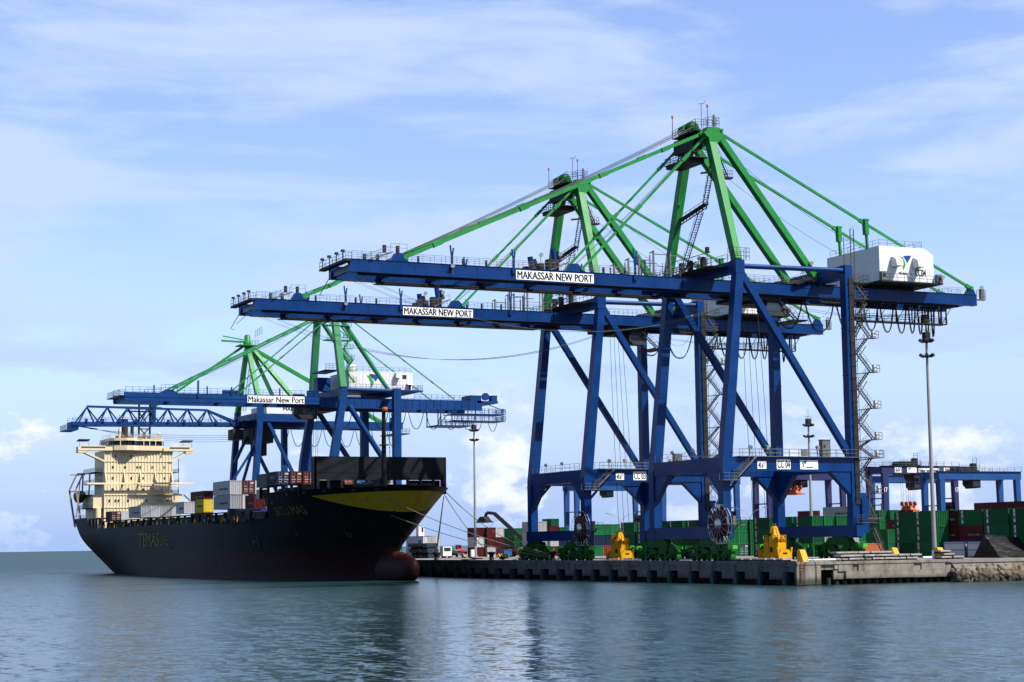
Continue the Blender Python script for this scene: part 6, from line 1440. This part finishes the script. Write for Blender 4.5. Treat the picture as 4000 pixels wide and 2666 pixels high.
def reach(x, y_):
    c = thing('reach_stacker', 'red reach stacker with a raised dark boom beside the grey containers', 'reach stacker', (x, y_, D), 0); 
    mb = MB(); mb.box((-3.2, -1.6, .9), (3.6, 1.6, 1.9)); mb.box((2.0, -1.7, 1.3), (4.2, 1.7, 2.7)); mb.build('body', RED, c)
    for a in (-2.4, 2.6):
        for b in (-1.5, 1.5): o = link('wheel', WHL, c, (a, b, .85)); o.scale = (1.7, 1.9, 1.7)
    mb = MB(); mb.box((-.5, -.6, 1.9), (1.3, .9, 3.6)); mb.build('cab', SHIPDK, c)
    a = Vector((3.2, 8.6, 2.2)); b = Vector((-13.0, -5.0, 11.6)); a = Vector((3.0, .8, 2.6)); b = Vector((-2.0, -7.2, 11.3))
    mb = MB(); mb.bar(a, b, .9, 1.0); mb.bar(b, b + Vector((-1.0, -1.6, .2)), .8, .8); mb.bar(b + Vector((-1, -1.6, .2)), b + Vector((-1.5, -2.2, -1.6)), .6, .7); bo = mb.build('boom', DARK, c)
    q = b + Vector((-1.5, -2.2, -2.4)); mb = MB(); mb.box((q.x - 3.0, q.y - 1.2, q.z), (q.x + 3.0, q.y + 1.2, q.z + .4)); mb.prism([(q.x - 3, q.z + .4), (q.x + 3, q.z + .4), (q.x + 1, q.z + 1.6), (q.x - 1, q.z + 1.6)], 'y', q.y - .8, q.y + .8); mb.build('spreader', DARK, bo)
    return c
reach(-206.0, 55.5)
# flat racks beside the white containers
FLT = mat('flat_rack_blue', (0.03, 0.055, 0.095), .6, .3, .2, 1.0)
for k in range(3):
    mb = MB(); mb.box((-12.2, 0, .3), (0, 3.0, .55)); 
    for q in range(8): mb.box((-12.2 + 1.6 * q, -.04, .02), (-11.2 + 1.6 * q, 3.04, .9))
    for q in range(3): mb.box((-.04, .1 + q, .05), (.04, .9 + q, .85))
    o = mb.build('flat_rack', FLT, None, (-203.0 + .9 * (2 - k) * .6, 27.0, D + .01 + k * 1.45)); tag(o, 'dark blue flat rack, %s of three piled beside the ship bow' % ('lowest', 'middle', 'topmost')[k], 'flat rack', 'piled flat racks')
    MB().box((-4.6, -.07, .1), (-4.2, -.02, .85)).build('reflector', ORANGE, o)
    if k < 2:
        for q in (-11.5, -6.5, -1.2): MB().box((q, .2, .9), (q + .5, 2.8, 1.45)).build('spacer', DARK, o)
c = thing('parked_truck', 'white truck mostly hidden behind the piled flat racks', 'truck', (-206.5, 32.2, D), 0)
MB().box((.4, -.2, .5), (2.4, 2.2, 2.9)).build('cab', WHITE, c); MB().box((2.4, .1, 1.7), (2.43, 1.9, 2.6)).build('windscreen', GLASS, c); MB().box((-2, 0, .6), (.4, 2, 1.0)).build('chassis', DARK, c)
for a in (-1.2, 1.4):
    for b in (0.1, 1.9): link('wheel', WHL, c, (a, b, .5))
c = thing('white_tower', 'narrow white tower rising behind the white containers by the bow', 'tower', (-244, 41.6, D))
MB().box((-.9, 0, 0), (.9, 1.7, 8.6)).build('wall', WHITE, c); MB().box((.9, .9, 6.9), (.93, 1.4, 8.2)).build('opening', DARK, c)
# generator, barrier, cabinet near the lamp mast
c = thing('generator_box', 'blue steel generator box before the maroon stacks', 'generator', (-199.5, 47.0, D)); MB().box((-2.2, 0, .1), (0, 2.2, 2.0)).build('housing', CM['B'], c); MB().box((-2.0, .1, 0), (-.1, 2.1, .1)).build('skid', DARK, c)
HAZ = bpy.data.materials.new('hazard_stripes'); HAZ.use_nodes = True
t = NT(HAZ.node_tree); ob = t.n('ShaderNodeTexCoord').outputs['Object']; sx, sy, sz = t.n('ShaderNodeSeparateXYZ', None, i0=ob).outputs
fr = t.m('FRACT', t.m('MULTIPLY', t.m('ADD', sy, t.m('MULTIPLY', sz, .6)), 1.35)); cc = t.mix(t.m('GREATER_THAN', fr, .5), (.62, .34, .01, 1), (.015, .015, .015, 1))
pp = t.n('ShaderNodeBsdfPrincipled', None, Base_Color=cc, Roughness=.6); t.n('ShaderNodeOutputMaterial', None, Surface=pp)
o = MB().box((-.3, 0, 0), (.3, 2.9, .9)).box((-.4, 0, 0), (.4, 2.9, .2)).build('barrier', HAZ, None, (-193.5, 42.2, D)); tag(o, 'low barrier striped yellow and black before the blue generator', 'barrier')
c = thing('electrical_cabinet', 'small white cabinet at the foot of the mast by the bow', 'cabinet', (-210.5, 42.6, D)); MB().box((-.4, 0, .15), (.4, .9, 2.0)).build('housing', WHITE, c); MB().box((-.5, -.1, 0), (.5, 1.0, .15)).build('plinth', DARKC, c)
for X, n in ((-121, 6), (-104, 8), (-93, 7)):
    mb = MB(); r2 = random.Random(int(-X))
    for k in range(n): a = r2.uniform(-4, 4); mb.bar((a, r2.uniform(-.5, .9), .18 + .1 * k), (a + r2.uniform(1, 3.5), r2.uniform(-.5, .9), .2 + .1 * k), .35, .2)
    o = mb.build('dunnage_timber', DARK, None, (X, 1.4, D)); tag(o, 'dark scrap timber lying on the quay edge, %s' % {-121: 'pile nearest the bow', -104: 'middle pile under the ropes', -93: 'pile nearest the second crane'}[X], 'timber', 'scrap timber on the quay edge')
# site cabins, tarpaulin heap, pipes
CABW = mat('cabin_white', (.62, .65, .70), .6, .3, .06)
CABB = mat('cabin_frame_blue', (.03, .07, .20), .5, .4)
for k, X in enumerate((-13.3, -7.4)):
    c = thing('site_cabin', 'white site cabin with blue frame, %s' % ('left of the pair below maroon containers', 'right one partly behind the black tarpaulin'), 'cabin', (X, 42.0, D)) if False else thing('site_cabin', ('left white site cabin with blue frame below the maroon containers', 'right white site cabin with blue frame beside the black tarpaulin heap')[k], 'cabin', (X, 42.0, D), 0, 'white site cabins')
    mb = MB(); n = 22
    mb.box((-5.2, .02, .2), (0, 2.3, 2.6))
    for q in range(n): mb.box((-5.1 + 5.1 * q / n, -.02, .25), (-5.0 + 5.1 * q / n, .02, 2.45))
    mb.build('wall', CABW, c)
    mb = MB()
    for q in (-5.35, 0): mb.box((q, -.06, 0), (q + .18, .1, 2.7))
    mb.box((-5.2, -.05, 1.2), (0, -.01, 1.3)); mb.box((-5.2, -.05, 2.3), (0, -.01, 2.36)); mb.box((-5.35, -.05, 2.55), (.18, 2.3, 2.7)); mb.build('frame', CABB, c)
TARP = bpy.data.materials.new('black_tarpaulin'); TARP.use_nodes = True
t = NT(TARP.node_tree); ob = t.n('ShaderNodeTexCoord').outputs['Object']
pp = t.n('ShaderNodeBsdfPrincipled', None, Base_Color=(.006, .006, .0065, 1), Roughness=.38)
pp.inputs['Specular IOR Level'].default_value = .16
bn = t.n('ShaderNodeBump', None, Strength=.6, Distance=.15, Height=t.noise(t.mapv(ob, (.6, .45, 1.1), rot=(.5, 0, .3)), 1.6, 5, .55, 1.2)); t.set(pp, 'Normal', bn.outputs[0]); t.n('ShaderNodeOutputMaterial', None, Surface=pp)
mb = MB(); nx, ny = 16, 26; vs = []
r2 = random.Random(4)
for j in range(ny + 1):
    v = j / ny; y_ = 36.4 + v * 17; hh = 3.75 - 1.4 * v
    if j == 0: hh *= .96
    for i in range(nx + 1):
        u = i / nx; x = -3.9 + u * 6.0 + v * 2.2; prof = min(1.0, u / .26, (1 - u) / .70 + .02); z = hh * prof + r2.uniform(-.09, .09)
        vs.append((x - .35 * (1 - prof) * (1 if u < .5 else 0), y_ + r2.uniform(-.12, .12) - .5 * (1 - prof), max(z, 0.01)))
n0 = nx + 1
mb.add(vs, [(j * n0 + i, j * n0 + i + 1, (j + 1) * n0 + i + 1, (j + 1) * n0 + i) for j in range(ny) for i in range(nx)], True)
mb.add([vs[i] for i in range(n0)] + [(vs[i][0], vs[i][1], 0) for i in range(n0)], [(i, i + 1, n0 + i + 1, n0 + i) for i in range(nx)])
heap = mb.build('tarpaulin_heap', TARP, None, (-3.9, 3.6, D)); tag(heap, 'shiny black tarpaulin draped over a heap at the right edge', 'tarpaulin')
RP = mat('rusty_pipe', (.10, .045, .028), .7, .3, .3, 1.0)
for k in range(4): tag(MB().tube((-9.3 + .9 * (k % 2), 43.4, D + .45 + .8 * (k // 1)), (-4.2 + .9 * (k % 2), 60, D + .45 + .8 * k), .42, 12).build('rusty_pipe', RP), 'rusty brown pipe, %s of the pile behind the tarpaulin' % ('lowest', 'second', 'third', 'topmost')[k], 'pipe', 'rusty pipes')
# ---------------------------------------------------------------- people
def person(x, y_, z, rz, label, shirt, legs, arms=0.5):
    r = thing('person', label, 'person', (x, y_, z), rz)
    def skin(nm, pts, edges, rad, m_):
        me = bpy.data.meshes.new(nm); me.from_pydata(pts, edges, []); o = link(nm, me, r); md = o.modifiers.new('s', 'SKIN'); 
        for i, q in enumerate(me.skin_vertices[0].data): q.radius = (rad[i], rad[i]); q.use_root = (i == 0)
        o.modifiers.new('u', 'SUBSURF').levels = 1; o.modifiers['u'].render_levels = 1; me.materials.append(m_); return o
    P = [(0, 0, .95), (0, 0, 1.2), (0, 0, 1.42), (0, 0, 1.55), (0.02, 0, 1.68), (0, .1, .9), (.02, .12, .5), (0, .12, .06), (.14, .13, .04), (0, -.1, .9), (.06, -.12, .5), (-.04, -.12, .06), (.1, -.13, .04),
         (0, .2, 1.4), (.06, .26 + arms * .2, 1.14), (.2, .26 + arms * .4, .98 + arms * .3), (0, -.2, 1.4), (.05, -.27, 1.13), (.14, -.27, .9)]
    E_ = [(0, 1), (1, 2), (2, 3), (3, 4), (0, 5), (5, 6), (6, 7), (7, 8), (0, 9), (9, 10), (10, 11), (11, 12), (2, 13), (13, 14), (14, 15), (2, 16), (16, 17), (17, 18)]
    rd = [.13, .13, .14, .06, .10, .09, .065, .045, .045, .09, .065, .045, .045, .06, .045, .035, .06, .045, .035]
    skin('body', P, E_, rd, SKIN)
    k = [0, 1, 2, 13, 14, 16, 17]; skin('shirt', [P[i] for i in k], [(0, 1), (1, 2), (2, 3), (3, 4), (2, 5), (5, 6)], [.155, .155, .16, .085, .065, .085, .065], shirt)
    k = [0, 5, 6, 7, 9, 10, 11]; skin('trousers', [P[i] for i in k], [(0, 1), (1, 2), (2, 3), (0, 4), (4, 5), (5, 6)], [.15, .11, .085, .065, .11, .085, .065], legs)
    MB().lathe([(.12, 1.72), (.125, 1.76), (.09, 1.83), (.03, 1.85)], (.02, 0, 0), 10).build('helmet', WHITE, r)
person(-262.5, -34.4, 12.7, -.6, 'crew member in white standing on the ship deck by the maroon container', CLOTHW, CLOTHD, 1.0)
person(-31.0, 1.2, D, -.7, 'worker in dark clothing standing on the quay edge before the nearest crane', CLOTHD, CLOTHD, .1)
person(-75.0, 1.3, D, -.5, 'worker in dark clothing standing on the quay edge before the second crane', CLOTHD, CLOTHD, .2)
